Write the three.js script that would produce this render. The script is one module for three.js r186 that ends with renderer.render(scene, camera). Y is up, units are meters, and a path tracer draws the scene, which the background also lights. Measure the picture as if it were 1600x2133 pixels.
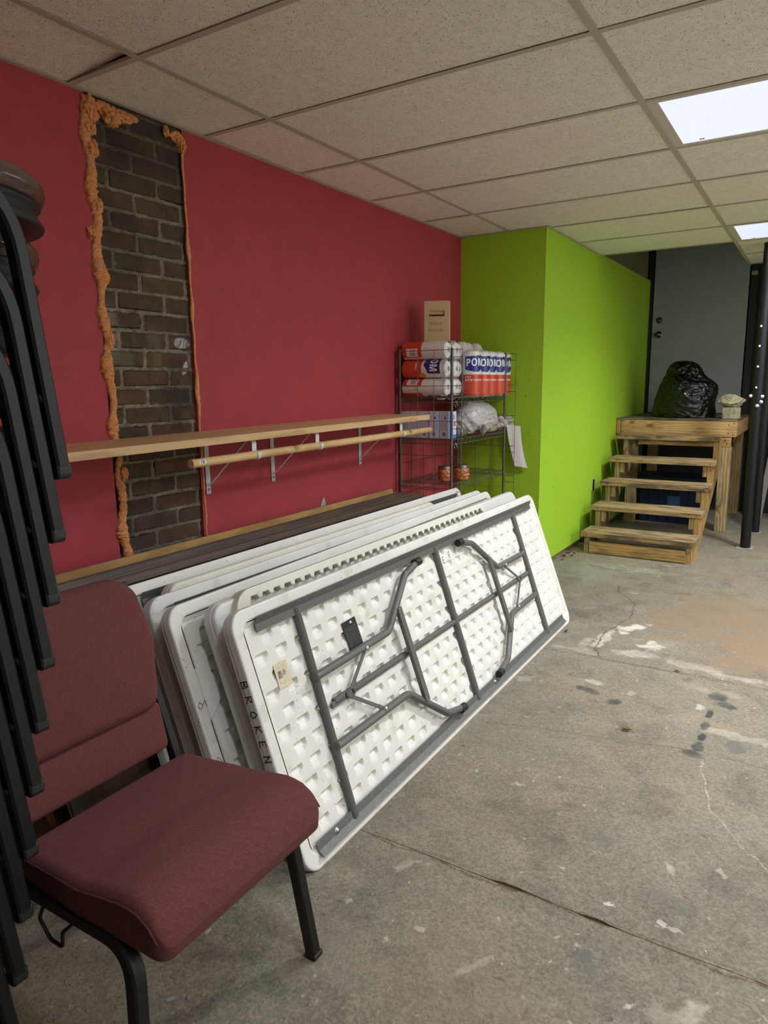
import * as THREE from 'three';
import { RoundedBoxGeometry } from 'three/addons/geometries/RoundedBoxGeometry.js';
import { mergeGeometries, mergeVertices, toCreasedNormals } from 'three/addons/utils/BufferGeometryUtils.js';
import { RectAreaLightUniformsLib } from 'three/addons/lights/RectAreaLightUniformsLib.js';

// ------------------------------------------------------------------ camera, lights, exposure
const scene = new THREE.Scene();
scene.background = new THREE.Color(0x000000);
const camera = new THREE.PerspectiveCamera(72.18, 1600 / 2133, 0.05, 40);
camera.position.set(2.2302, 1.30, 0);
camera.rotation.order = 'YXZ';
camera.rotation.set(-0.1791, 0.5577, -0.0111);
scene.add(camera);
const renderer = new THREE.WebGLRenderer({ antialias: true });
renderer.toneMapping = THREE.LinearToneMapping;
renderer.toneMappingExposure = 1.08;
renderer.shadowMap.enabled = true;
RectAreaLightUniformsLib.init();
const H = 2.2904;                                   // underside of the hung ceiling
const GX = 0.3573, GZ = -1.6129, TW = 0.61, TL = 1.22; // ceiling grid: first main tee, first cross tee, module
const LAMP_COLOR = 0xf3f6ff, LAMP_POWER = 7.8, LAMP_BEAM = 10, LAMP_GLOW = 0.86;
// the troffers of the hung ceiling: [centre x, centre z, even glow, downward beam]
const LAMPS = [
  [GX + 1.5 * TL, GZ - 2.5 * TW, 1, 0.9], [GX + 1.5 * TL, GZ - 6.5 * TW, 0.6, 0.9], [GX + 1.5 * TL, GZ + 1.5 * TW, 0.3, 0.3],
  [GX + 3.5 * TL, GZ - 2.5 * TW, 2.0, 2.0], [GX + 3.5 * TL, GZ - 6.5 * TW, 0.5, 0.8], [GX + 3.5 * TL, GZ + 1.5 * TW, 0.45, 0.5],
];

// ------------------------------------------------------------------ helpers
const V = (x, y, z) => new THREE.Vector3(x, y, z);
function rng(seed) { let a = seed >>> 0; return () => { a = (a + 0x6D2B79F5) | 0; let t = Math.imul(a ^ (a >>> 15), 1 | a); t = (t + Math.imul(t ^ (t >>> 7), 61 | t)) ^ t; return ((t ^ (t >>> 14)) >>> 0) / 4294967296; }; }
const LAT = new Float32Array(65536); { const r = rng(7); for (let i = 0; i < 65536; i++) LAT[i] = r(); }
function vn(x, y, p = 256) {                        // value noise, period p cells, 0..1
  const xi = Math.floor(x), yi = Math.floor(y); let fx = x - xi, fy = y - yi;
  fx = fx * fx * (3 - 2 * fx); fy = fy * fy * (3 - 2 * fy);
  const x0 = ((xi % p) + p) % p, x1 = (x0 + 1) % p, y0 = (((yi % p) + p) % p) * 256, y1 = (((yi + 1) % p + p) % p) * 256;
  const a = LAT[x0 + y0], b = LAT[x1 + y0], c = LAT[x0 + y1], d = LAT[x1 + y1];
  return a + (b - a) * fx + (c - a + (a - b - c + d) * fx) * fy;
}
function fbm(x, y, o = 4, p = 256) { let s = 0, a = 0.5, n = 0; for (let i = 0; i < o; i++) { s += a * vn(x + i * 17, y + i * 31, Math.min(p, 256)); n += a; x *= 2; y *= 2; p *= 2; a *= 0.5; } return s / n; }
function v3(x, y, z) { return (vn(x + z * 1.7, y - z * 2.3) + vn(y * 1.1 + 40 + z, z * 1.3 + x * 0.6) + vn(z + 90 - x * 0.4, x + y * 0.7)) / 3; }
const clamp = (x, a = 0, b = 1) => Math.min(b, Math.max(a, x));
const sst = (a, b, x) => { const t = clamp((x - a) / (b - a)); return t * t * (3 - 2 * t); };
const mix = (a, b, t) => a + (b - a) * t;
const hexrgb = h => [(h >> 16) & 255, (h >> 8) & 255, h & 255];

function tex(w, h, fn, { srgb = true, rep = null, wrap = THREE.RepeatWrapping } = {}) {
  const d = new Uint8Array(w * h * 4);
  for (let j = 0, k = 0; j < h; j++) for (let i = 0; i < w; i++, k += 4) {
    const c = fn(i / w, j / h, i, j);
    if (typeof c === 'number') { d[k] = d[k + 1] = d[k + 2] = clamp(c, 0, 255); } else { d[k] = clamp(c[0], 0, 255); d[k + 1] = clamp(c[1], 0, 255); d[k + 2] = clamp(c[2], 0, 255); }
    d[k + 3] = 255;
  }
  return finishTex(new THREE.DataTexture(d, w, h, THREE.RGBAFormat), srgb, rep, wrap);
}
function finishTex(t, srgb, rep, wrap = THREE.RepeatWrapping) {
  t.wrapS = t.wrapT = wrap; t.magFilter = THREE.LinearFilter; t.minFilter = THREE.LinearMipmapLinearFilter; t.generateMipmaps = true; t.anisotropy = 8;
  if (srgb) t.colorSpace = THREE.SRGBColorSpace;
  if (rep) t.repeat.set(rep[0], rep[1]);
  t.needsUpdate = true; return t;
}
function canvasTex(w, h, draw, opt = {}) {
  const c = document.createElement('canvas'); c.width = w; c.height = h; const g = c.getContext('2d'); draw(g, w, h);
  return finishTex(new THREE.CanvasTexture(c), opt.srgb !== false, opt.rep || null, opt.wrap || THREE.ClampToEdgeWrapping);
}
function mat(o) { const p = { roughness: 0.8, metalness: 0, ...o }; const phys = ['clearcoat', 'sheen', 'transmission', 'thickness', 'ior'].some(k => k in o); const m = phys ? new THREE.MeshPhysicalMaterial(p) : new THREE.MeshStandardMaterial(p); return m; }

const used = {};
function numbered(n) { if (!(n in used)) { used[n] = 0; return n; } return n + '_' + String(++used[n]).padStart(3, '0'); }
function shade(m) { m.castShadow = true; m.receiveShadow = true; return m; }
function thing(name, label, category, pos = [0, 0, 0], group) {
  const o = new THREE.Group(); o.name = numbered(name); o.position.set(...pos); o.userData = { label, category }; if (group) o.userData.group = group; scene.add(o); return o;
}
function struct(name, parent = scene) { const o = new THREE.Group(); o.name = parent === scene ? name : numbered(name); if (parent === scene) o.userData.kind = 'structure'; parent.add(o); return o; }
// a part: geometry given in the parent's frame
function part(parent, name, geo, material, extra) {
  if (Array.isArray(geo)) geo = merge(geo);
  const m = shade(new THREE.Mesh(geo, material)); m.name = parent === scene ? numbered(name) : partName(parent, name); parent.add(m);
  if (extra) Object.assign(m.userData, extra);
  return m;
}
const partCount = new WeakMap();
function partName(parent, n) { if (!partCount.has(parent)) partCount.set(parent, {}); const c = partCount.get(parent); const k = c[n] = (c[n] ?? -1) + 1; return k ? n + '_' + String(k).padStart(3, '0') : n; }
function copyThing(src, name, label, pos, rotY = null, group) {
  const c = src.clone(); c.name = numbered(name); c.userData = { ...src.userData, label }; if (group) c.userData.group = group; c.position.set(...pos); if (rotY !== null) c.rotation.y = rotY; scene.add(c); return c;
}
function merge(list) {
  const a = list.map(g => { g = g.index ? g.toNonIndexed() : g; for (const k of Object.keys(g.attributes)) if (!['position', 'normal', 'uv'].includes(k)) g.deleteAttribute(k); return g; });
  return a.length === 1 ? a[0] : mergeGeometries(a, false);
}
// metre uv by the face's dominant direction; axis = the axis that takes u (the grain)
function metric(g, axis = 0, off = [0, 0]) {
  g = g.index ? g.toNonIndexed() : g; const p = g.attributes.position, n = p.count, uv = new Float32Array(n * 2), a = V(), b = V(), c = V(), N = V();
  for (let i = 0; i < n; i += 3) {
    a.fromBufferAttribute(p, i); b.fromBufferAttribute(p, i + 1); c.fromBufferAttribute(p, i + 2); N.copy(b).sub(a).cross(c.clone().sub(a));
    const q = [Math.abs(N.x), Math.abs(N.y), Math.abs(N.z)]; let d = q[0] > q[1] ? (q[0] > q[2] ? 0 : 2) : (q[1] > q[2] ? 1 : 2);
    let u = axis, v; if (d === axis) { u = (axis + 1) % 3; v = (axis + 2) % 3; } else v = 3 - axis - d;
    [a, b, c].forEach((w, k) => { const e = [w.x, w.y, w.z]; uv[(i + k) * 2] = e[u] + off[0]; uv[(i + k) * 2 + 1] = e[v] + off[1]; });
  }
  g.setAttribute('uv', new THREE.BufferAttribute(uv, 2)); return g;
}
let woodSeed = rng(99);
// chamfered box; long axis takes the grain
function box(w, h, d, b = 0.002, axis = -1) {
  if (axis < 0) axis = w >= h && w >= d ? 0 : (h >= d ? 1 : 2);
  const g = b > 0 ? new RoundedBoxGeometry(w, h, d, 1, Math.min(b, w / 2.01, h / 2.01, d / 2.01)) : new THREE.BoxGeometry(w, h, d);
  return metric(g, axis, [woodSeed() * 7, woodSeed() * 5]);
}
const boxAt = (x0, x1, y0, y1, z0, z1, b = 0.002, axis = -1) => box(Math.abs(x1 - x0), Math.abs(y1 - y0), Math.abs(z1 - z0), b, axis).translate((x0 + x1) / 2, (y0 + y1) / 2, (z0 + z1) / 2);
function along(g, a, b) {                            // a geometry built along +y from 0 to |ab| moved onto ab
  const d = b.clone().sub(a); g.applyQuaternion(new THREE.Quaternion().setFromUnitVectors(V(0, 1, 0), d.normalize())); return g.translate(a.x, a.y, a.z);
}
function rod(a, b, r, n = 10, cap = true) { a = V(...a); b = V(...b); const L = a.distanceTo(b); return along(new THREE.CylinderGeometry(r, r, L, n, 1, !cap).translate(0, L / 2, 0), a, b); }
function fillet(pts, R, seg = 6) {                   // polyline with rounded corners
  const P = pts.map(p => V(...p)), out = [P[0]];
  for (let i = 1; i < P.length - 1; i++) {
    const a = P[i - 1].clone().sub(P[i]), b = P[i + 1].clone().sub(P[i]), la = a.length(), lb = b.length(); a.normalize(); b.normalize();
    const ang = a.angleTo(b); let t = R / Math.tan(ang / 2); t = Math.min(t, la * 0.49, lb * 0.49);
    const s = P[i].clone().addScaledVector(a, t), e = P[i].clone().addScaledVector(b, t);
    for (let k = 0; k <= seg; k++) { const q = k / seg; out.push(s.clone().multiplyScalar((1 - q) ** 2).addScaledVector(P[i], 2 * q * (1 - q)).addScaledVector(e, q * q)); }
  }
  out.push(P[P.length - 1]); return out;
}
// sweep a closed profile [[a,b]...] along points; b runs along the fixed side vector
function sweep(pts, profile, side, flat = true) {
  const pos = [], idx = [], n = profile.length, S = V(...side).normalize(), uv = []; let len = 0;
  pts.forEach((p, i) => {
    const t = V().subVectors(pts[Math.min(i + 1, pts.length - 1)], pts[Math.max(i - 1, 0)]).normalize(), u = V().crossVectors(S, t).normalize(), s2 = V().crossVectors(t, u);
    if (i) len += p.distanceTo(pts[i - 1]);
    profile.forEach(([a, b], k) => { pos.push(p.x + u.x * a + s2.x * b, p.y + u.y * a + s2.y * b, p.z + u.z * a + s2.z * b); uv.push(len, k / n * 0.1); });
  });
  for (let i = 0; i < pts.length - 1; i++) for (let k = 0; k < n; k++) { const a = i * n + k, b = i * n + (k + 1) % n, c = a + n, d = b + n; idx.push(a, b, c, b, d, c); }
  for (let k = 1; k < n - 1; k++) { idx.push(0, k + 1, k); const o = (pts.length - 1) * n; idx.push(o, o + k, o + k + 1); }
  let g = new THREE.BufferGeometry(); g.setAttribute('position', new THREE.Float32BufferAttribute(pos, 3)); g.setAttribute('uv', new THREE.Float32BufferAttribute(uv, 2)); g.setIndex(idx);
  return flat ? toCreasedNormals(g, 0.5) : toCreasedNormals(g, 1.1);
}
const circle = (r, n = 10) => Array.from({ length: n }, (_, k) => [r * Math.cos(k / n * 6.2832), r * Math.sin(k / n * 6.2832)]);
const rect = (w, h, c = 0.003) => [[-w / 2 + c, -h / 2], [w / 2 - c, -h / 2], [w / 2, -h / 2 + c], [w / 2, h / 2 - c], [w / 2 - c, h / 2], [-w / 2 + c, h / 2], [-w / 2, h / 2 - c], [-w / 2, -h / 2 + c]];
const tube = (pts, r, side = [0, 0, 1], n = 10) => sweep(pts, circle(r, n), side, false);
const lathe = (pr, n = 24) => new THREE.LatheGeometry(pr.map(p => new THREE.Vector2(p[0], p[1])), n);
function rrect(w, h, r, x = 0, y = 0) { const s = new THREE.Shape(); s.moveTo(x + r, y); s.lineTo(x + w - r, y); s.absarc(x + w - r, y + r, r, -Math.PI / 2, 0); s.lineTo(x + w, y + h - r); s.absarc(x + w - r, y + h - r, r, 0, Math.PI / 2); s.lineTo(x + r, y + h); s.absarc(x + r, y + h - r, r, Math.PI / 2, Math.PI); s.lineTo(x, y + r); s.absarc(x + r, y + r, r, Math.PI, Math.PI * 1.5); return s; }
function extr(shape, depth, bevel = 0, seg = 1, curve = 6) { const g = new THREE.ExtrudeGeometry(shape, { depth: depth - 2 * bevel, bevelEnabled: bevel > 0, bevelThickness: bevel, bevelSize: bevel, bevelOffset: -bevel, bevelSegments: seg, curveSegments: curve }); return g.translate(0, 0, bevel); }
const ORD = ['topmost', 'second from the top', 'third from the top', 'fourth from the top', 'fifth from the top', 'sixth from the top', 'sixth from the bottom', 'fifth from the bottom', 'fourth from the bottom', 'third from the bottom', 'second from the bottom', 'bottommost'];

// ------------------------------------------------------------------ materials
const grain = tex(256, 256, (u, v) => 128 + 90 * (fbm(u * 64, v * 64, 3, 64) - 0.5) + 60 * (vn(u * 128, v * 128, 128) - 0.5), { srgb: false });
const rep = (t, x, y) => { const c = t.clone(); c.repeat.set(x, y); c.needsUpdate = true; return c; };
function wallTex(hex, amp, seed) { const c = hexrgb(hex); return tex(512, 512, (u, v) => { const n = (fbm(u * 16 + seed, v * 16, 5, 16) - 0.5) * amp + (vn(u * 256, v * 256, 256) - 0.5) * amp * 0.5; return c.map(k => k * (1 + n)); }, { rep: [1, 1] }); }
const M = {};
M.red = mat({ map: wallTex(0xab3c43, 0.1, 3), bumpMap: rep(grain, 5, 5), bumpScale: 0.0009, roughness: 0.72 });
M.redPlain = mat({ color: 0xa93b4b });
const cellTile = (() => {                             // acoustic tile: pinholes and fissures
  const n = 1024, base = new Float32Array(n * n).fill(1), r = rng(21);
  for (let k = 0; k < 6000; k++) {
    const x = r() * n, y = r() * n, L = r() < 0.2 ? 2.2 + r() * 3.2 : 0.8 + r() * 1.5, w = 0.7 + r() * 1.1, a = r() * 3.14, ca = Math.cos(a), sa = Math.sin(a), dep = 0.45 + r() * 0.5;
    for (let dy = -6; dy <= 6; dy++) for (let dx = -6; dx <= 6; dx++) { const p = dx * ca + dy * sa, q = -dx * sa + dy * ca, d = Math.hypot(p / L, q / w); if (d < 1.25) { const i = (((y + dy) | 0) + n) % n * n + (((x + dx) | 0) + n) % n; base[i] = Math.min(base[i], 1 - dep * sst(1.25, 0.5, d)); } }
  }
  return base;
})();
const tileMap = tex(1024, 1024, (u, v, i, j) => { const h = cellTile[j * 1024 + i], n = 1 + 0.07 * (fbm(u * 32, v * 32, 4, 32) - 0.5) + 0.06 * (vn(u * 256, v * 256, 256) - 0.5), s = mix(0.36, 1, h) * n; return [240 * s, 234 * s, 220 * s]; }, { rep: [1 / 0.8, 1 / 0.8] });
const tileBump = tex(1024, 1024, (u, v, i, j) => 230 * cellTile[j * 1024 + i] + 24 * vn(u * 256, v * 256, 256), { srgb: false, rep: [1 / 0.8, 1 / 0.8] });
M.tile = mat({ map: tileMap, bumpMap: tileBump, bumpScale: 0.0015, roughness: 0.95 });
M.tee = mat({ color: 0xbdb4a4, roughness: 0.6 });
M.dark = mat({ color: 0x1b1a19, roughness: 0.9 });
M.plenum = mat({ color: 0x26221e, roughness: 0.95 });
// green wall: paint with scuffs, drips of dirt low down
const greenScuff = canvasTex(2048, 1536, (g, w, h) => {
  g.fillStyle = '#a3cf2b'; g.fillRect(0, 0, w, h); const r = rng(31);
  for (let i = 0; i < 5200; i++) { g.fillStyle = `rgba(${r() < 0.5 ? '80,120,10' : '175,215,70'},${0.05 + r() * 0.06})`; g.fillRect(r() * w, r() * h, 2 + r() * 12, 2 + r() * 12); }
  for (let i = 0; i < 34; i++) { g.strokeStyle = `rgba(60,75,25,${0.12 + r() * 0.25})`; g.lineWidth = 0.8 + r() * 1.4; g.beginPath(); const x = r() * w, y = h * (0.25 + 0.7 * r()); g.moveTo(x, y); const l = 10 + r() * 90, a = (r() - 0.5) * 1.6 + (r() < 0.25 ? 1.2 : 0); g.quadraticCurveTo(x + l * 0.5 * Math.cos(a), y + l * 0.5 * Math.sin(a) + 6 * r(), x + l * Math.cos(a), y + l * Math.sin(a)); g.stroke(); }
  for (let i = 0; i < 40; i++) { g.fillStyle = `rgba(${r() < 0.7 ? '50,55,25' : '225,225,205'},${0.3 + r() * 0.5})`; g.beginPath(); g.ellipse(r() * w, h * (0.35 + 0.65 * r()), 1 + r() * 3, 1 + r() * 4, r() * 3, 0, 6.3); g.fill(); }
}, { wrap: THREE.RepeatWrapping, rep: [1 / 3.1, 1 / 2.32] });
M.green = mat({ map: greenScuff, bumpMap: rep(grain, 5, 5), bumpScale: 0.0008, roughness: 0.7 });
M.olive = mat({ color: 0x7d7a4c, roughness: 0.9 });
M.charcoal = mat({ map: tex(256, 256, (u, v) => { const n = fbm(u * 16, v * 16, 5, 16); return [34 + 22 * n, 33 + 20 * n, 31 + 18 * n]; }), roughness: 0.92 });
M.backwall = mat({ map: wallTex(0xe4e0d6, 0.08, 9), roughness: 0.85 });
function woodTex(hex, { dark = 0.45, knots = 5, rings = 22, seed = 1, w = 512, h = 256, grime = 0 } = {}) { // 1 m along u, 0.25 m along v
  const c = hexrgb(hex), r = rng(seed), K = Array.from({ length: knots }, () => [r(), r(), 0.012 + r() * 0.02]);
  return tex(w, h, (u, v) => {
    let warp = 0, kd = 0; for (const [kx, ky, kr] of K) { let dx = Math.abs(u - kx); dx = Math.min(dx, 1 - dx); let dy = Math.abs(v - ky); dy = Math.min(dy, 1 - dy); const d = Math.hypot(dx * 0.5, dy * 0.25) / kr; warp += Math.exp(-d * d * 0.35) * 1.1; kd = Math.max(kd, sst(1, 0.45, d)); }
    const s = v * rings + 2.2 * fbm(u * 4 + seed, v * 4, 3, 4) + warp * 3, ring = Math.pow(0.5 + 0.5 * Math.sin(s * 6.283 * 0.5), 2.5), fib = fbm(u * 8, v * 128, 3, 128);
    let k = 1 - dark * 0.42 * ring - dark * 0.35 * (fib - 0.5) - 0.28 * kd; const gr = grime * sst(0.42, 0.75, fbm(u * 8 + 3, v * 6 + seed, 5, 8));
    return [c[0] * k * (1 - gr * 0.62), c[1] * (k - 0.03 * ring) * (1 - gr * 0.6), c[2] * (k - 0.07 * ring - 0.1 * kd) * (1 - gr * 0.52)];
  }, { rep: [1, 4] });
}
const fiber = tex(256, 256, (u, v) => 255 * fbm(u * 4, v * 64, 3, 64), { srgb: false, rep: [1, 4] });
const wood = (hex, o = {}) => mat({ map: woodTex(hex, o), bumpMap: fiber, bumpScale: 0.0006, roughness: o.rough ?? 0.78 });
M.pineA = wood(0xd0a86e, { seed: 4, knots: 2, grime: 0.25, dark: 0.3 });
M.pineB = wood(0xc09a5e, { seed: 8, knots: 2, grime: 0.35, dark: 0.32 });
M.treadA = wood(0xb2976c, { seed: 12, knots: 2, grime: 0.5, dark: 0.35 });
M.treadB = wood(0xaa8e62, { seed: 15, knots: 2, grime: 0.6, dark: 0.35 });
M.post = wood(0xae9768, { seed: 19, knots: 2, grime: 0.3, dark: 0.55 });
M.shelf = wood(0xd3b080, { seed: 23, knots: 0, rings: 9, dark: 0.22, rough: 0.55 });
M.dowel = wood(0xd6b47e, { seed: 27, knots: 1, rings: 6, dark: 0.2, rough: 0.6 });
M.tan = wood(0xb48d50, { seed: 33, knots: 0, rings: 7, dark: 0.3, grime: 0.25 });
M.brown = wood(0x4f3a26, { seed: 37, knots: 0, rings: 12, dark: 0.5, grime: 0.3, rough: 0.5 });
M.brownTrim = mat({ color: 0x93786a, roughness: 0.45 });
M.deck = wood(0x8b7c62, { seed: 41, knots: 1, grime: 0.9 });
M.sole = wood(0x8d7a5f, { seed: 44, grime: 0.7 });
M.brass = mat({ color: 0xb79a58, metalness: 0.8, roughness: 0.4 });
// concrete
function slabTex(x0, z0, size, n, seed, marks) {       // colours of the floor itself: mottling, stains, scratches
  const d = new Float32Array(n * n * 3), r = rng(seed), cA = new Float32Array(n), cE = new Float32Array(n), cB = new Float32Array(n), cP = new Float32Array(n);
  for (let j = 0; j < n; j++) for (let i = 0; i < n; i++) {
    const x = x0 + (i + 0.5) / n * size, z = z0 + (j + 0.5) / n * size, q = (j * n + i) * 3;
    if (!(i & 1) || i === 0) { if (!(j & 1)) { cA[i] = fbm(x * 1.3 + 5, z * 1.3 + 9, 3); cE[i] = fbm(x * 3.1 + 77, z * 3.1 + 31, 3); cB[i] = fbm(x * 9 + 13, z * 9 + 71, 3); cP[i] = fbm(x * 5 + 3, z * 11 + 60, 4); } }
    const i2 = i & ~1, A = cA[i2], B = fbm(x * 7 + 50, z * 7 + 20, 4), C = vn(x * 95, z * 95) , D = vn(x * 210 + 7, z * 210), E = cE[i2];
    const bl = sst(0.56, 0.78, cB[i2]);
    const k = 1 + 0.10 * (A - 0.5) + 0.13 * (B - 0.5) + 0.10 * (C - 0.5) + 0.24 * (D - 0.5) - 0.09 * bl, w = sst(0.35, 0.7, E);
    const pl = 0.22 * sst(0.6, 0.8, cP[i2]);
    d[q] = mix(132, 129, w) * k + 34 * pl; d[q + 1] = mix(123, 123, w) * k + 34 * pl; d[q + 2] = mix(104, 106, w) * k + 34 * pl;
  }
  const blob = (x, z, rx, rz, a, c, al, edge = 0.5, rough = 0.8) => {
    const R = Math.max(rx, rz) * 1.6, i0 = Math.floor((x - R - x0) / size * n), i1 = Math.ceil((x + R - x0) / size * n), j0 = Math.floor((z - R - z0) / size * n), j1 = Math.ceil((z + R - z0) / size * n), ca = Math.cos(a), sa = Math.sin(a);
    for (let j = Math.max(0, j0); j < Math.min(n, j1); j++) for (let i = Math.max(0, i0); i < Math.min(n, i1); i++) {
      const px = x0 + (i + 0.5) / n * size, pz = z0 + (j + 0.5) / n * size, dx = px - x, dz = pz - z, p = (dx * ca + dz * sa) / rx, s = (-dx * sa + dz * ca) / rz;
      const f = 14 / Math.max(0.05, Math.min(1, R * 4)), dd = Math.hypot(p, s) + rough * (fbm(px * f + x * 9, pz * f + z * 9, 4) - 0.5) * 2; const t = al * sst(1, 1 - edge, dd) * (0.55 + 0.9 * (fbm(px * 40, pz * 40, 3) - 0.22)); if (t <= 0) continue; const q = (j * n + i) * 3, tt = Math.min(1, t);
      d[q] = mix(d[q], c[0], tt); d[q + 1] = mix(d[q + 1], c[1], tt); d[q + 2] = mix(d[q + 2], c[2], tt);
    }
  };
  for (let k = 0; k < size * size * 230; k++) { const x = x0 + r() * size, z = z0 + r() * size, t = r(), s = 0.0015 + r() * r() * 0.007; blob(x, z, s * (1 + r() * 2), s, r() * 3.1, t < 0.45 ? [205, 200, 182] : t < 0.85 ? [82, 76, 64] : [120, 88, 66], 0.35 + r() * 0.5, 0.7, 0.5); }
  for (let k = 0; k < size * size * 9; k++) { const x = x0 + r() * size, z = z0 + r() * size, t = r(), s = 0.008 + r() * r() * 0.03; blob(x, z, s * (1 + r() * 1.5), s, r() * 3.1, t < 0.4 ? [196, 190, 170] : t < 0.8 ? [98, 92, 80] : [128, 100, 84], 0.3 + r() * 0.35, 0.8, 0.9); }
  for (let k = 0; k < size * size * 5; k++) { let x = x0 + r() * size, z = z0 + r() * size, a = r() * 6.3; const light = r() < 0.7; for (let m = 0; m < 30; m++) { blob(x, z, 0.004, 0.0012, a, light ? [196, 190, 172] : [88, 80, 68], 0.4, 0.8, 0.3); a += (r() - 0.5) * 0.25; x += Math.cos(a) * 0.005; z += Math.sin(a) * 0.005; } }
  for (const m of marks) blob(...m);
  const out = new Uint8Array(n * n * 4); for (let q = 0; q < n * n; q++) { out[q * 4] = clamp(d[q * 3], 0, 255); out[q * 4 + 1] = clamp(d[q * 3 + 1], 0, 255); out[q * 4 + 2] = clamp(d[q * 3 + 2], 0, 255); out[q * 4 + 3] = 255; }
  return finishTex(new THREE.DataTexture(out, n, n, THREE.RGBAFormat), true, null, THREE.MirroredRepeatWrapping);
}
const concreteBump = tex(1024, 1024, (u, v) => { const p = vn(u * 96, v * 96, 96); return 150 + 120 * (fbm(u * 12, v * 12, 5, 12) - 0.5) + 50 * (vn(u * 250, v * 250, 250) - 0.5) - 110 * sst(0.86, 0.95, p); }, { srgb: false });
const crackPath = (pts, c, al, w) => { const o = []; const r = rng(Math.round(pts[0][0] * 999)); for (let s = 0; s < pts.length - 1; s++) { const [x0, z0] = pts[s], [x1, z1] = pts[s + 1], n = Math.ceil(Math.hypot(x1 - x0, z1 - z0) / 0.006); for (let i = 0; i < n; i++) { const t = i / n; o.push([mix(x0, x1, t) + 0.02 * (fbm(x0 * 3 + t * 4, s * 7 + z0, 3) - 0.5) + (r() - 0.5) * 0.003, mix(z0, z1, t) + 0.03 * (fbm(z0 * 5 + t * 5, s * 3 + x0, 3) - 0.5) + (r() - 0.5) * 0.003, w * (0.8 + r()), w * (0.6 + 0.5 * r()), r() * 3, c, Math.min(1, al * (1 + 0.7 * r())), 0.7, 0.3]); } } return o; };

// ------------------------------------------------------------------ the room
const floor = struct('floor');
const ZA = -1.558, ZB = -3.238, RX0 = -0.1, RX1 = 5.3, RZ0 = 2.7, RZ1 = -8.05;
const GRY = [104, 102, 94], WHT = [214, 210, 196], TANS = [143, 118, 88], DIRT = [84, 62, 38], BLK = [62, 62, 60];
const marksA = [
  [1.66, -1.28, 0.012, 0.09, 0.5, [198, 192, 172], 0.5], [1.36, -1.5, 0.016, 0.05, 0.5, [200, 194, 175], 0.5], [1.46, -1.595, 0.05, 0.03, 0.2, [160, 120, 108], 0.5], [1.86, -1.43, 0.03, 0.035, 0.4, GRY, 0.9], [1.89, -1.40, 0.03, 0.02, 0.9, GRY, 0.7],
  [1.7, -1.2, 0.3, 0.16, 0, [150, 128, 112], 0.35, 0.9], [1.35, -1.15, 0.2, 0.12, 0.4, [146, 128, 112], 0.35, 0.9], [2.1, -1.39, 0.03, 0.05, 0.4, [205, 196, 172], 0.6], [2.05, -1.36, 0.05, 0.04, 1, [188, 180, 158], 0.5], [1.3, -1.3, 0.012, 0.012, 0, WHT, 0.6], [1.45, -1.24, 0.011, 0.011, 0, WHT, 0.6], [1.5, -1.31, 0.016, 0.012, 0, WHT, 0.5],
  ...crackPath([[1.86, -1.55], [1.85, -1.47], [1.84, -1.42]], [86, 74, 60], 0.5, 0.003), ...crackPath([[1.2, -1.552], [1.5, -1.548], [1.9, -1.556], [2.6, -1.552]], DIRT, 0.4, 0.006),
];
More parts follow.
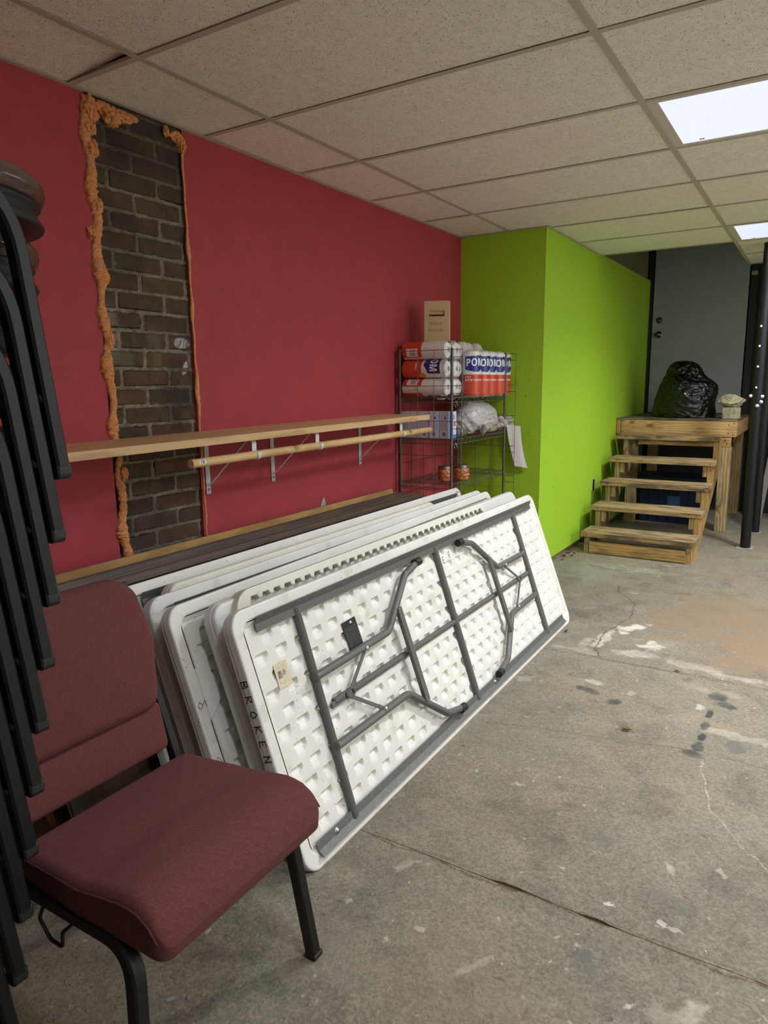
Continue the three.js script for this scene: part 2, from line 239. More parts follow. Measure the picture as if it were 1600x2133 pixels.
const marksB = [
  [1.955, -3.07, 0.05, 0.06, 0.3, BLK, 1, 0.4, 0.35], [1.99, -3.0, 0.05, 0.04, 0.3, BLK, 0.9, 0.4, 0.35], [1.945, -2.88, 0.015, 0.05, 0, BLK, 1, 0.4, 0.3], [1.944, -2.77, 0.02, 0.045, 0, BLK, 1, 0.4, 0.3], [1.946, -2.67, 0.018, 0.04, 0, BLK, 1, 0.4, 0.3], [1.944, -2.585, 0.024, 0.045, 0, BLK, 1, 0.4, 0.3], [1.935, -2.52, 0.05, 0.03, 0, BLK, 0.8, 0.5, 0.4], [2.06, -2.65, 0.045, 0.055, 0, GRY, 0.95, 0.5, 0.4], [1.9, -2.93, 0.02, 0.03, 0, WHT, 0.7],
  [1.47, -2.86, 0.07, 0.026, 0.2, BLK, 0.8, 0.5, 0.4], [1.59, -2.8, 0.035, 0.05, 0.5, BLK, 0.85, 0.5, 0.4], [1.47, -2.96, 0.05, 0.025, 0.3, WHT, 0.6], [1.2, -2.85, 0.06, 0.05, 0, [190, 184, 166], 0.5], [1.6, -2.08, 0.03, 0.03, 0, GRY, 0.6], [1.77, -1.88, 0.06, 0.03, 0.3, GRY, 0.4], [2.0, -1.72, 0.1, 0.04, 0.2, GRY, 0.45], [1.98, -2.8, 0.22, 0.06, 0, [176, 152, 112], 0.35, 0.9], [2.08, -2.74, 0.12, 0.04, 0, WHT, 0.35],
  [1.87, -1.63, 0.014, 0.008, 0, WHT, 0.95, 0.2], [2.0, -1.63, 0.014, 0.012, 0, WHT, 0.8, 0.3], [2.03, -1.625, 0.014, 0.009, 0, WHT, 0.8, 0.3], [1.98, -1.85, 0.03, 0.012, 1.2, WHT, 0.5], [2.1, -1.9, 0.03, 0.01, 1, WHT, 0.6], [1.72, -2.5, 0.5, 0.05, 0.06, [118, 110, 92], 0.5, 0.9], [1.9, -3.12, 0.2, 0.05, 0, [188, 178, 156], 0.45, 0.9], [1.3, -2.3, 0.3, 0.2, 0, [140, 130, 112], 0.25, 0.9],
  ...crackPath([[1.18, -2.374], [1.45, -2.44], [1.74, -2.506], [1.94, -2.548], [2.2, -2.55], [2.7, -2.58]], [86, 78, 64], 0.55, 0.004), ...crackPath([[1.97, -2.5], [1.975, -2.44], [2.03, -2.21], [2.13, -2.05], [2.2, -1.98], [2.3, -1.95]], [190, 182, 162], 0.6, 0.004), ...crackPath([[2.0, -2.3], [2.06, -2.15], [2.14, -2.03]], [90, 82, 68], 0.5, 0.0025), ...crackPath([[1.2, -1.565], [1.6, -1.568], [2.6, -1.566]], DIRT, 0.2, 0.006),
];
const marksC = [
  [1.78, -4.2, 0.36, 0.62, 0.25, TANS, 0.75, 0.5, 0.6], [2.05, -3.75, 0.32, 0.4, 0.2, TANS, 0.8, 0.5, 0.6], [2.3, -4.3, 0.4, 0.7, 0, TANS, 0.5, 0.8], [1.45, -3.75, 0.07, 0.12, 0.5, WHT, 1, 0.5], [1.36, -3.5, 0.035, 0.16, 0.1, WHT, 0.8], [1.6, -3.52, 0.08, 0.09, 0.4, WHT, 0.85], [1.55, -3.38, 0.14, 0.06, 0.1, WHT, 0.6], [1.3, -3.42, 0.04, 0.08, 0, [196, 188, 166], 0.6], [1.8, -3.36, 0.2, 0.05, 0.1, [200, 190, 165], 0.5], [2.0, -3.32, 0.2, 0.04, 0, WHT, 0.4], [1.28, -3.3, 0.16, 0.04, 0, [190, 182, 160], 0.5],
  [0.95, -4.8, 0.3, 0.4, 0, [150, 158, 138], 0.5, 0.9], [1.2, -5.0, 0.25, 0.12, 0.2, [176, 178, 160], 0.5, 0.8], [1.8, -5.2, 0.5, 0.25, 0.1, [148, 118, 104], 0.4, 0.9], [1.25, -4.3, 0.22, 0.16, 0, [128, 108, 84], 0.45, 0.9], [1.9, -6.4, 0.5, 0.5, 0, [140, 116, 92], 0.35, 0.9], [1.758, -3.262, 0.02, 0.02, 0, [60, 46, 34], 1],
  ...crackPath([[1.19, -4.54], [1.22, -4.4], [1.3, -4.3], [1.36, -4.2], [1.386, -4.08], [1.4, -3.9], [1.34, -3.6], [1.36, -3.36], [1.42, -3.25]], [74, 66, 54], 0.75, 0.005), ...crackPath([[1.05, -4.5], [1.1, -4.3], [1.2, -4.15]], [86, 78, 66], 0.5, 0.004), ...crackPath([[0.85, -5.0], [1.0, -4.92], [1.15, -4.95], [1.2, -5.03]], [70, 64, 54], 0.6, 0.006), ...crackPath([[0.9, -4.95], [1.05, -5.03], [1.14, -4.98]], [70, 64, 54], 0.5, 0.006), ...crackPath([[1.3, -3.25], [1.8, -3.25], [2.6, -3.25]], DIRT, 0.4, 0.006),
];
function slab(zn, zf, jn, jf, x0, z0, size, seed, marks, res = 2048) { // zn near edge, zf far edge; jn, jf: ragged?
  const r = rng(seed), pts = [], edge = (z, s, rag) => { const o = []; if (!rag) return [[RX0, z], [RX1, z]]; for (let x = RX0; x <= RX1 + 1e-6; x += 0.012) { const bp = (c, h) => Math.exp(-(((x - c) / h) ** 2)), wide = (jn === 1 || jf === 1) && Math.abs(z - ZA) < 0.01 ? 0.0055 * bp(1.63, 0.045) * (0.4 + vn(x * 60, 2)) + 0.006 * bp(1.86, 0.03) + 0.0008 * vn(x * 45, seed) : 0.0025 * sst(0.6, 0.9, vn(x * 12 + seed, 3)); o.push([x, z + 0.014 * (fbm(x * 3, 8, 5) - 0.5) - s * (0.0004 + rag * wide) + s * -0.0009 * r()]); } return o; };
  pts.push(...edge(zn, 1, jn), ...edge(zf, -1, jf).reverse());
  const sh = new THREE.Shape(pts.map(p => new THREE.Vector2(p[0], -p[1])));
  let g = new THREE.ExtrudeGeometry(sh, { depth: 0.1, bevelEnabled: false }).rotateX(-Math.PI / 2).translate(0, -0.1, 0);
  const P = g.attributes.position, uv = new Float32Array(P.count * 2); for (let i = 0; i < P.count; i++) { uv[2 * i] = P.getX(i); uv[2 * i + 1] = P.getZ(i) + P.getY(i); } g.setAttribute('uv', new THREE.BufferAttribute(uv, 2));
  const t = slabTex(x0, z0, size, res, seed, marks); t.repeat.set(1 / size, 1 / size); t.offset.set(-x0 / size, -z0 / size);
  part(floor, 'floor_slab', g, mat({ map: t, bumpMap: rep(concreteBump, 1 / 0.7, 1 / 0.7), bumpScale: 0.0022, roughness: 0.82 }));
}
slab(RZ0, ZA, 0, 1, 0.6, -2.0, 2.4, 5, marksA);
slab(ZA, ZB, 1, 0.5, 0.6, -3.6, 2.4, 6, marksB);
slab(ZB, RZ1, 0.5, 0, 0.2, -7.4, 4.4, 11, marksC);
part(floor, 'joint_dirt', [boxAt(RX0, RX1, -0.03, -0.0045, ZA - 0.03, ZA + 0.03, 0), boxAt(RX0, RX1, -0.03, -0.004, ZB - 0.03, ZB + 0.03, 0)], mat({ map: tex(128, 128, (u, v) => { const n = fbm(u * 32, v * 32, 4, 32); return [60 + 60 * n, 42 + 46 * n, 22 + 34 * n]; }), roughness: 1 }));

const YT = 2.78;                                    // underside of the floor above
const wl = struct('wall_left');                     // painted board over brick, with a strip of bare brick
const BZ0 = -1.676, BZ1 = -2.108;                   // the bare strip
part(wl, 'wall_panel', boxAt(-0.016, 0, 0, H + 0.05, BZ0, RZ0, 0, 2), M.red);
part(wl, 'wall_panel', boxAt(-0.016, 0, 0, H + 0.05, -4.66, BZ1, 0, 2), M.red);
part(wl, 'masonry', boxAt(-0.2, -0.03, -0.1, YT, RZ1, RZ0, 0, 2), M.plenum);
const CH = 0.0705, brickTop = 2.216;
const courseOf = y => Math.floor((brickTop - y) / CH + 1e-6);
function brickId(y, z) { const c = courseOf(y), o = (c & 1) ? -1.64 : -1.755; return [c, Math.floor((o - z) / 0.2255 + 10)]; }
const strip = (bricky) => tex(512, 2048, (u, v) => {   // u: z from -1.62 down, v: y from 0.55
  const z = -1.62 - u * 0.55, y = 0.55 + v * 1.8, [c, k] = brickId(y, z), h = LAT[((c * 37 + k * 101) & 65535)], h2 = LAT[((c * 91 + k * 53 + 7) & 65535)];
  const n = fbm(u * 30, v * 98, 5), n2 = fbm(u * 9 + 4, v * 29, 4), fine = vn(u * 160, v * 520);
  let col = bricky ? [mix(72, 98, h * h2), mix(59, 66, h), mix(47, 49, h2)].map(q => q * (0.72 + 0.36 * n + 0.3 * n2 + 0.12 * fine)) : [128, 119, 99].map(q => q * (0.6 + 0.55 * n + 0.26 * fine));
  const soot = sst(0.45, 0.65, fbm(z * 5 + 30, y * 4, 4)) * (y > 0.85 && y < 1.3 ? 0.55 : 0.28) + 0.4 * sst(2.02, 2.2, y + 0.1 * n) ; col = col.map((q, i) => mix(q, [36, 34, 31][i], soot));
  const eff = sst(0.09, 0.0, -1.70 - z) * sst(0.14, 0.02, Math.abs(y - 1.5)) * sst(0.2, 0.6, n2 + 0.25 * fine) + 0.5 * sst(0.16, 0.04, -1.7 - z) * sst(0.1, 0.02, Math.abs(y - 1.46)) * sst(0.35, 0.7, n2); col = col.map((q, i) => mix(q, [170, 165, 155][i], clamp(eff * 0.85)));
  const sc = (1 - sst(0.0, 0.3, Math.abs(vn(z * 260 + y * 90, y * 50) - 0.5))) * 0.8 + 0.35, wp = sst(1.1, 0.7, Math.hypot((z + 2.052) / 0.045, (y - 1.473) / 0.024) + 0.4 * (n - 0.5)) * sc, wp2 = sst(1.1, 0.7, Math.hypot((z + 2.065 + (y - 1.37) * 0.4) / 0.016, (y - 1.375) / 0.03) + 0.4 * (n - 0.5)); if (bricky) col = col.map((q, i) => mix(q, [196, 196, 198][i], clamp(wp + wp2 * 0.9))); 
  const gy = sst(0.55, 0.8, fbm(z * 14 + 9, y * 5, 3)) * sst(0.12, 0.05, Math.abs(y - 1.44)); if (bricky) col = col.map((q, i) => mix(q, [112, 105, 88][i], gy * 0.7));
  return col;
});
const stripMat = (b) => { const t = strip(b); t.repeat.set(-1 / 0.55, 1 / 1.8); t.offset.set(-1.62 / 0.55, -0.55 / 1.8); return mat({ map: t, bumpMap: rep(concreteBump, 4, 4), bumpScale: 0.004, roughness: 0.95 }); };
M.brick = stripMat(true); M.mortar = stripMat(false);
{
  const r = rng(77), zs0 = -1.66, zs1 = -2.125;
  for (let c = -2; c < 23; c++) {
    const y1 = brickTop - c * CH, y0 = y1 - CH; if (y1 < 0.58) continue; const o = (c & 1) ? -1.64 : -1.755; const cuts = [zs0]; for (let z = o + 0.2255; z > zs1; z -= 0.2255) if (z < zs0 - 0.02 && z > zs1 + 0.02) cuts.push(z + (r() - 0.5) * 0.012); cuts.push(zs1);
    for (let k = 0; k < cuts.length - 1; k++) {
      const m = 0.0065, za = cuts[k] - (k ? m : 0), zb = cuts[k + 1] + (k < cuts.length - 2 ? m : 0), px = -0.021 + (r() - 0.5) * 0.006, w = za - zb, hh = CH - 0.0125 - r() * 0.004;
      let g = new RoundedBoxGeometry(0.02, hh, w, 2, 0.0045); const P = g.attributes.position; const ya = (y0 + y1) / 2 + (r() - 0.5) * 0.006;
      for (let i = 0; i < P.count; i++) { const y = P.getY(i), z = P.getZ(i); P.setY(i, y + 0.0045 * (vn(z * 26 + c * 3, y * 30 + k) - 0.5) * 2); P.setZ(i, z + 0.002 * (vn(y * 60, c + z * 9) - 0.5) * 2); P.setX(i, P.getX(i) + 0.002 * (vn(z * 50, y * 50 + c) - 0.5)); }
      g.computeVertexNormals(); g.translate(px, ya, (za + zb) / 2); part(wl, 'brick', metric(g, 2), M.brick);
    }
  }
  const nz = 130, ny = 440, g = new THREE.PlaneGeometry(0.5, 1.8, nz, ny).rotateY(Math.PI / 2).translate(-0.0125, 1.45, -1.89), P = g.attributes.position;
  for (let i = 0; i < P.count; i++) { const y = P.getY(i), z = P.getZ(i); const c = courseOf(y), yb = brickTop - c * CH, o = (c & 1) ? -1.64 : -1.755, dz = Math.abs((((z - o) / 0.2255) % 1 + 1.5) % 1 - 0.5) * 0.2255, d = Math.min(yb - y, y - yb + CH, Math.max(0, dz - 0.002)), n = fbm(z * 60, y * 60, 4) - 0.5; P.setX(i, mix(-0.0125 + 0.006 * n, -0.03, sst(0.0075, 0.012, d - 0.008 * n))); } g.computeVertexNormals();
  part(wl, 'mortar', metric(g, 2), M.mortar);
}
// sprayed foam along the cut edges of the board
M.foam = mat({ map: tex(256, 256, (u, v) => { const n = fbm(u * 16, v * 16, 4, 16), p = vn(u * 64, v * 64, 64); return [222 + 40 * (n - 0.5), 150 + 50 * (n - 0.5), 94 + 40 * (n - 0.5)].map(q => q * (p > 0.86 ? 0.72 : 1)); }, { rep: [8, 8] }), bumpMap: rep(grain, 12, 12), bumpScale: 0.002, roughness: 0.85 });
function foamBead(path, rad, seed, twist = 150) {      // a lumpy rope of foam, squeezed out in folds
  const n = path.length, m = 26, pos = [], uv = [], idx = [];
  path.forEach((p, i) => { const y = p.y, side = 0.010 * (fbm(y * 14 + seed * 3, seed, 3) - 0.5) * (rad / 0.02), big = 0.55 + 1.0 * Math.pow(vn(y * 13 + seed, seed), 1.6) + 0.25 * (vn(y * 47 + seed, 3) - 0.5), e = Math.sin(Math.min(1, i / 4) * 1.57) * Math.sin(Math.min(1, (n - 1 - i) / 4) * 1.57);
    for (let k = 0; k <= m; k++) { const a = (k % m) / m * 6.2832, tw = twist * (0.7 + 0.6 * vn(y * 8, seed + 5)), fold = Math.abs(Math.sin((y * tw + a * 1.0 + seed + 2.2 * fbm(y * 30, Math.cos(a) + seed, 2)) * 0.5)), fine = v3(Math.cos(a) * 2.2 + seed, y * 190, Math.sin(a) * 2.2) - 0.5; const R = rad * (0.05 + 0.95 * e) * big * (0.84 + 0.26 * Math.pow(fold, 0.6) + 0.5 * fine); pos.push(p.x + 0.75 * R * Math.sin(a), p.y, p.z + side + R * Math.cos(a)); uv.push(y, a * rad); } });
  for (let i = 0; i < n - 1; i++) for (let k = 0; k < m; k++) { const a = i * (m + 1) + k, b = a + 1, c = a + m + 1, d = c + 1; idx.push(a, c, b, b, c, d); }
  const g = new THREE.BufferGeometry(); g.setAttribute('position', new THREE.Float32BufferAttribute(pos, 3)); g.setAttribute('uv', new THREE.Float32BufferAttribute(uv, 2)); g.setIndex(idx); g.computeVertexNormals(); return g;
}
function lump(x, y, z, rx, ry, rz, seed, amp = 0.5, det = 12, f = 2.2) { const g = mergeVertices(new THREE.IcosahedronGeometry(1, det).deleteAttribute('uv')); const P = g.attributes.position, uv = []; for (let i = 0; i < P.count; i++) { const a = P.getX(i), b = P.getY(i), c = P.getZ(i), k = 1 + amp * (v3(a * f + seed, b * f + seed * 2, c * f) - 0.5) * 2 + (det > 3 && det < 20 ? 0.22 * (v3(a * 7 + seed, b * 7, c * 7) - 0.5) * 2 : 0); P.setXYZ(i, x + a * rx * k, y + b * ry * k, z + c * rz * k); uv.push(x + a * rx + c * rz, y + b * ry); } g.setAttribute('uv', new THREE.Float32BufferAttribute(uv, 2)); g.computeVertexNormals(); return g; }
{
  const A = []; for (let y = 2.275; y > 0.62; y -= 0.0022) A.push(V(0.001, y, -1.672 - 0.028 * (2.275 - y) / 1.6 - 0.007 * (fbm(y * 9, 2, 3) - 0.5) * 2 - 0.006 * Math.sin(y * 31)));
  part(wl, 'spray_foam_bead', merge([foamBead(A, 0.0195, 3, 420), lump(-0.002, 2.258, -1.69, 0.022, 0.03, 0.028, 4), lump(-0.004, 2.262, -1.745, 0.02, 0.02, 0.04, 9), lump(0, 2.243, -1.78, 0.026, 0.032, 0.036, 11), lump(0, 2.254, -1.83, 0.022, 0.019, 0.04, 14), lump(0, 2.262, -1.865, 0.016, 0.013, 0.03, 19), lump(0.002, 2.236, -1.692, 0.026, 0.034, 0.03, 23), lump(0.004, 2.115, -1.69, 0.02, 0.03, 0.022, 29), lump(0.003, 1.93, -1.692, 0.018, 0.022, 0.02, 37), lump(0.002, 1.835, -1.664, 0.02, 0.024, 0.018, 43), lump(0.003, 1.47, -1.7, 0.014, 0.035, 0.018, 47), lump(0.003, 0.98, -1.712, 0.018, 0.028, 0.02, 53), lump(0.002, 2.18, -1.685, 0.02, 0.024, 0.026, 17), lump(0.004, 2.215, -1.70, 0.014, 0.02, 0.014, 21)]), M.foam);
  const B = []; for (let y = 2.262; y > 0.62; y -= 0.004) B.push(V(0.0005, y, -2.104 - 0.018 * (2.27 - y) / 1.6 - 0.002 * Math.sin(y * 43)));
  part(wl, 'spray_foam_bead', merge([foamBead(B, 0.0068, 8, 600), lump(0, 2.262, -2.03, 0.01, 0.02, 0.012, 31), lump(0, 2.256, -2.075, 0.018, 0.018, 0.028, 33), lump(0, 2.225, -2.106, 0.014, 0.022, 0.015, 36), lump(0, 2.243, -2.1, 0.016, 0.02, 0.02, 41)]), M.foam);
}
// green boxed-out wall
const XG = 0.608, ZG = -4.62, ZE = -7.83;
const wg = struct('wall_green');
part(wg, 'wall_panel', boxAt(-0.03, XG - 0.0005, 0.035, H + 0.02, ZG - 0.016, ZG, 0, 0), M.green);
part(wg, 'wall_panel', boxAt(XG - 0.016, XG, 0.035, H + 0.02, ZE, ZG - 0.0005, 0, 2), M.green);
part(wg, 'sole_plate', [boxAt(-0.03, XG - 0.006, 0, 0.036, ZG - 0.05, ZG - 0.006, 0.002), boxAt(XG - 0.06, XG - 0.006, 0, 0.036, ZE, ZG - 0.05, 0.002)], M.sole);
part(wg, 'ledge', boxAt(-0.03, XG, H + 0.02, H + 0.034, ZE, -5.9, 0.001), M.olive);
part(wg, 'upper_wall', boxAt(0.45, 0.574, H + 0.034, YT, ZE, -5.7, 0), M.olive);
part(wg, 'corner_bead', boxAt(XG - 0.004, XG + 0.0012, 0.035, H, ZG - 0.004, ZG + 0.0012, 0.001), M.green);
// far wall with the doorway, right wall, back wall, slab above
const wf = struct('wall_far');
const ZD = -7.79, DX0 = 0.648, DX1 = 1.515, DY0 = 0.985;
part(wf, 'wall_panel', [boxAt(-0.1, DX0 - 0.03, 0, YT, -7.98, ZE, 0), boxAt(DX1 + 0.03, RX1, 0, YT, -7.98, ZE, 0), boxAt(DX0 - 0.04, DX1 + 0.04, 0, DY0 - 0.012, -7.98, ZE, 0)], M.charcoal);
part(wf, 'casing', [boxAt(DX0 - 0.06, DX0 - 0.010, 0.97, YT, ZE - 0.02, ZD - 0.01, 0.002), boxAt(DX1 + 0.012, DX1 + 0.075, 0.97, YT, ZE - 0.02, ZD + 0.008, 0.002)], mat({ color: 0x1d1d1e, roughness: 0.6 }));
part(wf, 'conduit_box', boxAt(DX1 + 0.016, DX1 + 0.068, 2.29, 2.325, ZD + 0.01, ZD + 0.016, 0.001), mat({ color: 0x9b998e, roughness: 0.7 }));
const wr = struct('wall_right'); part(wr, 'wall_panel', boxAt(RX1 - 0.1, RX1 + 0.05, 0, YT, RZ1, RZ0, 0, 2), M.backwall);
const wb = struct('wall_back'); part(wb, 'wall_panel', boxAt(-0.1, RX1, 0, YT, RZ0 - 0.05, RZ0 + 0.1, 0, 0), M.backwall);
const upper = struct('ceiling_upper'); part(upper, 'floor_underside', boxAt(-0.2, RX1 + 0.05, YT, YT + 0.12, RZ1, RZ0 + 0.1, 0, 2), M.plenum);
for (let z = -5.2; z > -7.8; z -= 0.41) part(upper, 'joist', boxAt(0.42, RX1 - 0.1, YT - 0.19, YT, z - 0.02, z + 0.02, 0.002), M.plenum);
// door at the head of the steps
{
  const d = struct('door_1');
  part(d, 'door_panel', boxAt(DX0, DX1, DY0, YT - 0.02, ZD - 0.045, ZD, 0.003, 1), mat({ map: wallTex(0x9a9d9c, 0.06, 14), bumpMap: rep(grain, 6, 6), bumpScale: 0.0006, roughness: 0.75 }));
  const br = mat({ color: 0x6f6a60, metalness: 1, roughness: 0.2 });
  const kn = part(d, 'door_knob', lathe([[0, 0], [0.033, 0], [0.034, 0.006], [0.014, 0.01], [0.012, 0.028], [0.024, 0.036], [0.028, 0.05], [0.022, 0.06], [0, 0.063]]).rotateX(Math.PI / 2).translate(0.716, 1.775, ZD), br);
  part(d, 'deadbolt', lathe([[0, 0], [0.03, 0], [0.031, 0.008], [0.02, 0.016], [0.018, 0.02], [0, 0.021]]).rotateX(Math.PI / 2).translate(0.716, 1.918, ZD), br);
  part(d, 'threshold', boxAt(DX0 - 0.02, DX1 + 0.02, DY0 - 0.014, DY0 - 0.001, ZD - 0.05, ZD + 0.015, 0.002), M.dark);
}
// hung ceiling: tees, tiles, wall angle
{
  const c = struct('ceiling'), r = rng(5), tw = 0.0243, GE = GZ - 7 * TW, GF = GZ - 9 * TW + 0.05, X4 = GX + 2 * TL;
  const rows = []; for (let k = -7; k < 9; k++) rows.push(k);
  const isLamp = (x, z) => LAMPS.some(l => Math.abs(l[0] - x) < 0.3 && Math.abs(l[1] - z) < 0.2);
  const cols = [[0, GX], [GX, GX + TL], [GX + TL, GX + 2 * TL], [GX + 2 * TL, GX + 3 * TL], [GX + 3 * TL, RX1 - 0.1]];
  for (const [x0, x1] of cols) for (const k of rows) {
    let z1 = GZ - k * TW, z0 = z1 - TW; if (z1 > RZ0 - 0.05) z1 = RZ0 - 0.05; if (z0 >= z1 - 0.05) continue;
    if (x1 < 1.7 && k >= 7) continue; if (k >= 9) continue; if (k === 8) z0 = GF; if (x1 < GX + 0.1 && z0 < ZG - 0.3) continue; if (isLamp((x0 + x1) / 2, (z0 + z1) / 2)) continue;
    let a0 = x0 + 0.003, a1 = x1 - 0.003, b0 = z0 + 0.003, b1 = z1 - 0.003; if (x0 < 1 && z0 < ZG - 0.2 && z1 <= ZG + 0.1) { a0 = Math.max(a0, XG - 0.3); }
    let g = new THREE.BoxGeometry(a1 - a0, 0.016, b1 - b0, 1, 1, 1); const P = g.attributes.position, t = [r(), r(), r(), r()].map(q => 0.0008 + 0.0026 * q * q); if (x0 === 0 && k === -1) { t[0] = 0.002; t[1] = 0.026; t[2] = 0.001; t[3] = 0.004; } if (x0 === 0 && k === 0) t[1] = 0.003;
    // corner lifts: 0 far-left, 1 far-right, 2 near-left, 3 near-right
    for (let i = 0; i < P.count; i++) { const q = (P.getZ(i) > 0 ? 2 : 0) + (P.getX(i) > 0 ? 1 : 0); P.setY(i, P.getY(i) + t[q]); }
    g.computeVertexNormals(); g.translate((a0 + a1) / 2, H + 0.0095, (b0 + b1) / 2); part(c, 'ceiling_tile', metric(g, 2, [r() * 5, r() * 5]), M.tile);
  }
  const tee = (x0, x1, z0, z1) => boxAt(x0, x1, H - 0.0006, H + 0.0006, z0, z1, 0);
  [0, 1, 2, 3].forEach(i => { const x = GX + i * TL; part(c, 'main_tee', tee(x - tw / 2, x + tw / 2, i === 0 ? ZG : i === 1 ? GF : GF, RZ0 - 0.05), M.tee); });
  for (const k of rows) for (const [x0, x1] of cols) { const z = GZ - k * TW; if (z > RZ0 - 0.1) continue; if (x1 < 1.7 && k > 7) continue; if (k === 9) continue; if (x0 === 0 && z < ZG) continue; const a = x0 < 1 && z < ZG ? XG : x0; part(c, 'cross_tee', tee(a + (x0 ? tw / 2 : 0), x1 - tw / 2, z - tw / 2, z + tw / 2), M.tee); }
  part(c, 'main_tee', tee(GX + TL, RX1 - 0.1, GF - tw, GF), M.tee);
  const angle = (x0, x1, z0, z1, n) => part(c, 'wall_angle', boxAt(x0, x1, H - 0.0012, H + 0.0005, z0, z1, 0), M.tee);
  angle(0, 0.02, ZG, RZ0 - 0.05); angle(0, XG, ZG, ZG + 0.02); angle(XG, XG + 0.02, GE, ZG + 0.02); angle(RX1 - 0.12, RX1 - 0.1, GF, RZ0 - 0.05); angle(0, RX1 - 0.1, RZ0 - 0.07, RZ0 - 0.05);
  // closing strips round the well over the steps
  part(c, 'well_closure', [boxAt(XG, GX + TL, H + 0.02, YT, GE + 0.02, GE + 0.035, 0), boxAt(GX + TL + 0.012, GX + TL + 0.026, H + 0.02, YT, GF, GE + 0.02, 0)], M.plenum);
}
// troffers
{
  const lens = canvasTex(512, 256, (g, w, h) => { g.fillStyle = '#dfe6fb'; g.fillRect(0, 0, w, h); for (let y = 0; y < h; y += 4) for (let x = (y / 4 & 1) * 2; x < w; x += 4) { g.fillStyle = (x / 4 + y / 4) & 1 ? '#ffffff' : '#cfd6ee'; g.fillRect(x, y, 2, 2); } }, { wrap: THREE.RepeatWrapping, rep: [2.2, 2.2] });
  const glow = mat({ color: 0xdfe4ee, emissive: LAMP_COLOR, emissiveMap: lens, emissiveIntensity: LAMP_GLOW, roughness: 0.4 }), fm = mat({ color: 0xd2ccc0, roughness: 0.5 });
  const names = ['white lit ceiling troffer nearest the camera in the hung ceiling', 'white lit ceiling troffer farther back near the steps', 'lit ceiling troffer overhead outside the picture', 'lit ceiling troffer to the right outside the picture', 'lit ceiling troffer far right outside the picture', 'lit ceiling troffer behind to the right outside the picture'];
  LAMPS.forEach(([x, z, s, beam], i) => {
    const t = thing('ceiling_light', names[i], 'ceiling light', [x, H, z], 'fluorescent troffers in the hung ceiling');
    const hw = 0.6045, hd = 0.2985, f = 0.03;
    part(t, 'frame', [boxAt(-hw, hw, 0, 0.012, -hd, -hd + f, 0), boxAt(-hw, hw, 0, 0.012, hd - f, hd, 0), boxAt(-hw, -hw + f * 1.4, 0, 0.012, -hd + f, hd - f, 0), boxAt(hw - f * 1.4, hw, 0, 0.012, -hd + f, hd - f, 0)], fm);
    part(t, 'housing', [boxAt(-hw, hw, 0.1, 0.104, -hd, hd, 0), boxAt(-hw, -hw + 0.004, 0.012, 0.1, -hd, hd, 0), boxAt(hw - 0.004, hw, 0.012, 0.1, -hd, hd, 0), boxAt(-hw, hw, 0.012, 0.1, -hd, -hd + 0.004, 0), boxAt(-hw, hw, 0.012, 0.1, hd - 0.004, hd, 0)], fm);
    part(t, 'lens', boxAt(-hw + f * 1.3, hw - f * 1.3, 0.003, 0.008, -hd + f * 0.9, hd - f * 0.9, 0, 0), glow);
    part(t, 'latch', boxAt(-hw + 0.11, -hw + 0.13, -0.003, 0.001, hd - 0.025 - 0.51, hd - 0.015 - 0.51, 0.001), fm);
    const L = new THREE.RectAreaLight(LAMP_COLOR, LAMP_POWER * s, 2 * hw - 0.09, 2 * hd - 0.07); L.name = 'lamp_glow'; L.position.set(0, -0.004, 0); L.rotation.x = -Math.PI / 2; t.add(L);
    // the prismatic lens throws most of its light downward
    const b = new THREE.SpotLight(LAMP_COLOR, LAMP_BEAM * beam, 0, 1.32, 0.8, 2); b.name = 'lamp_beam'; b.position.set(0, -0.09, 0); b.target.position.set(0, -2, 0); b.castShadow = true; b.shadow.radius = 4; t.add(b); t.add(b.target); b.target.name = 'beam_aim';
  });
}

// ------------------------------------------------------------------ folding tables leaning on the wall
const dirty = (hex, seed, k = 1) => { const c = hexrgb(hex); return tex(512, 512, (u, v) => { const n = fbm(u * 8 + seed, v * 8, 5, 8), s = sst(0.64, 0.82, fbm(u * 16, v * 16 + seed, 5, 16)) * 0.16 * k, f = 1 + 0.06 * (n - 0.5), p = vn(u * 128 + seed, v * 128, 128) > 0.965 ? 0.75 : 1; return [mix(c[0] * f, 140, s) * p, mix(c[1] * f, 122, s) * p, mix(c[2] * f, 92, s) * p]; }, { rep: [1 / 0.9, 1 / 0.9] }); };
M.plastic = mat({ map: dirty(0xe4e3d8, 2), bumpMap: rep(grain, 9, 9), bumpScale: 0.0006, roughness: 0.42 });
M.plasticB = mat({ map: dirty(0xdedfd8, 6), bumpMap: rep(grain, 9, 9), bumpScale: 0.0006, roughness: 0.42 });
M.cream = mat({ map: dirty(0xdfddcd, 9, 1.0), bumpMap: rep(grain, 9, 9), bumpScale: 0.0006, roughness: 0.45 });
M.steel = mat({ map: tex(256, 256, (u, v) => { const n = fbm(u * 32, v * 32, 3, 32); return [102 + 26 * (n - 0.5), 101 + 26 * (n - 0.5), 97 + 26 * (n - 0.5)]; }, { rep: [7, 7] }), bumpMap: rep(grain, 20, 20), bumpScale: 0.0008, metalness: 0.15, roughness: 0.42 });
M.rubber = mat({ color: 0x1e1e1f, roughness: 0.55 });
M.zinc = mat({ color: 0xa9a9a4, metalness: 0.9, roughness: 0.35 });
const TO = V(1.169, 0, -1.3086), TU = V(-0.01463, -0.00018, -0.99989), TV = V(-0.33796, 0.94115, 0.00478), TN = TU.clone().cross(TV).normalize(), TH = 0.7413;
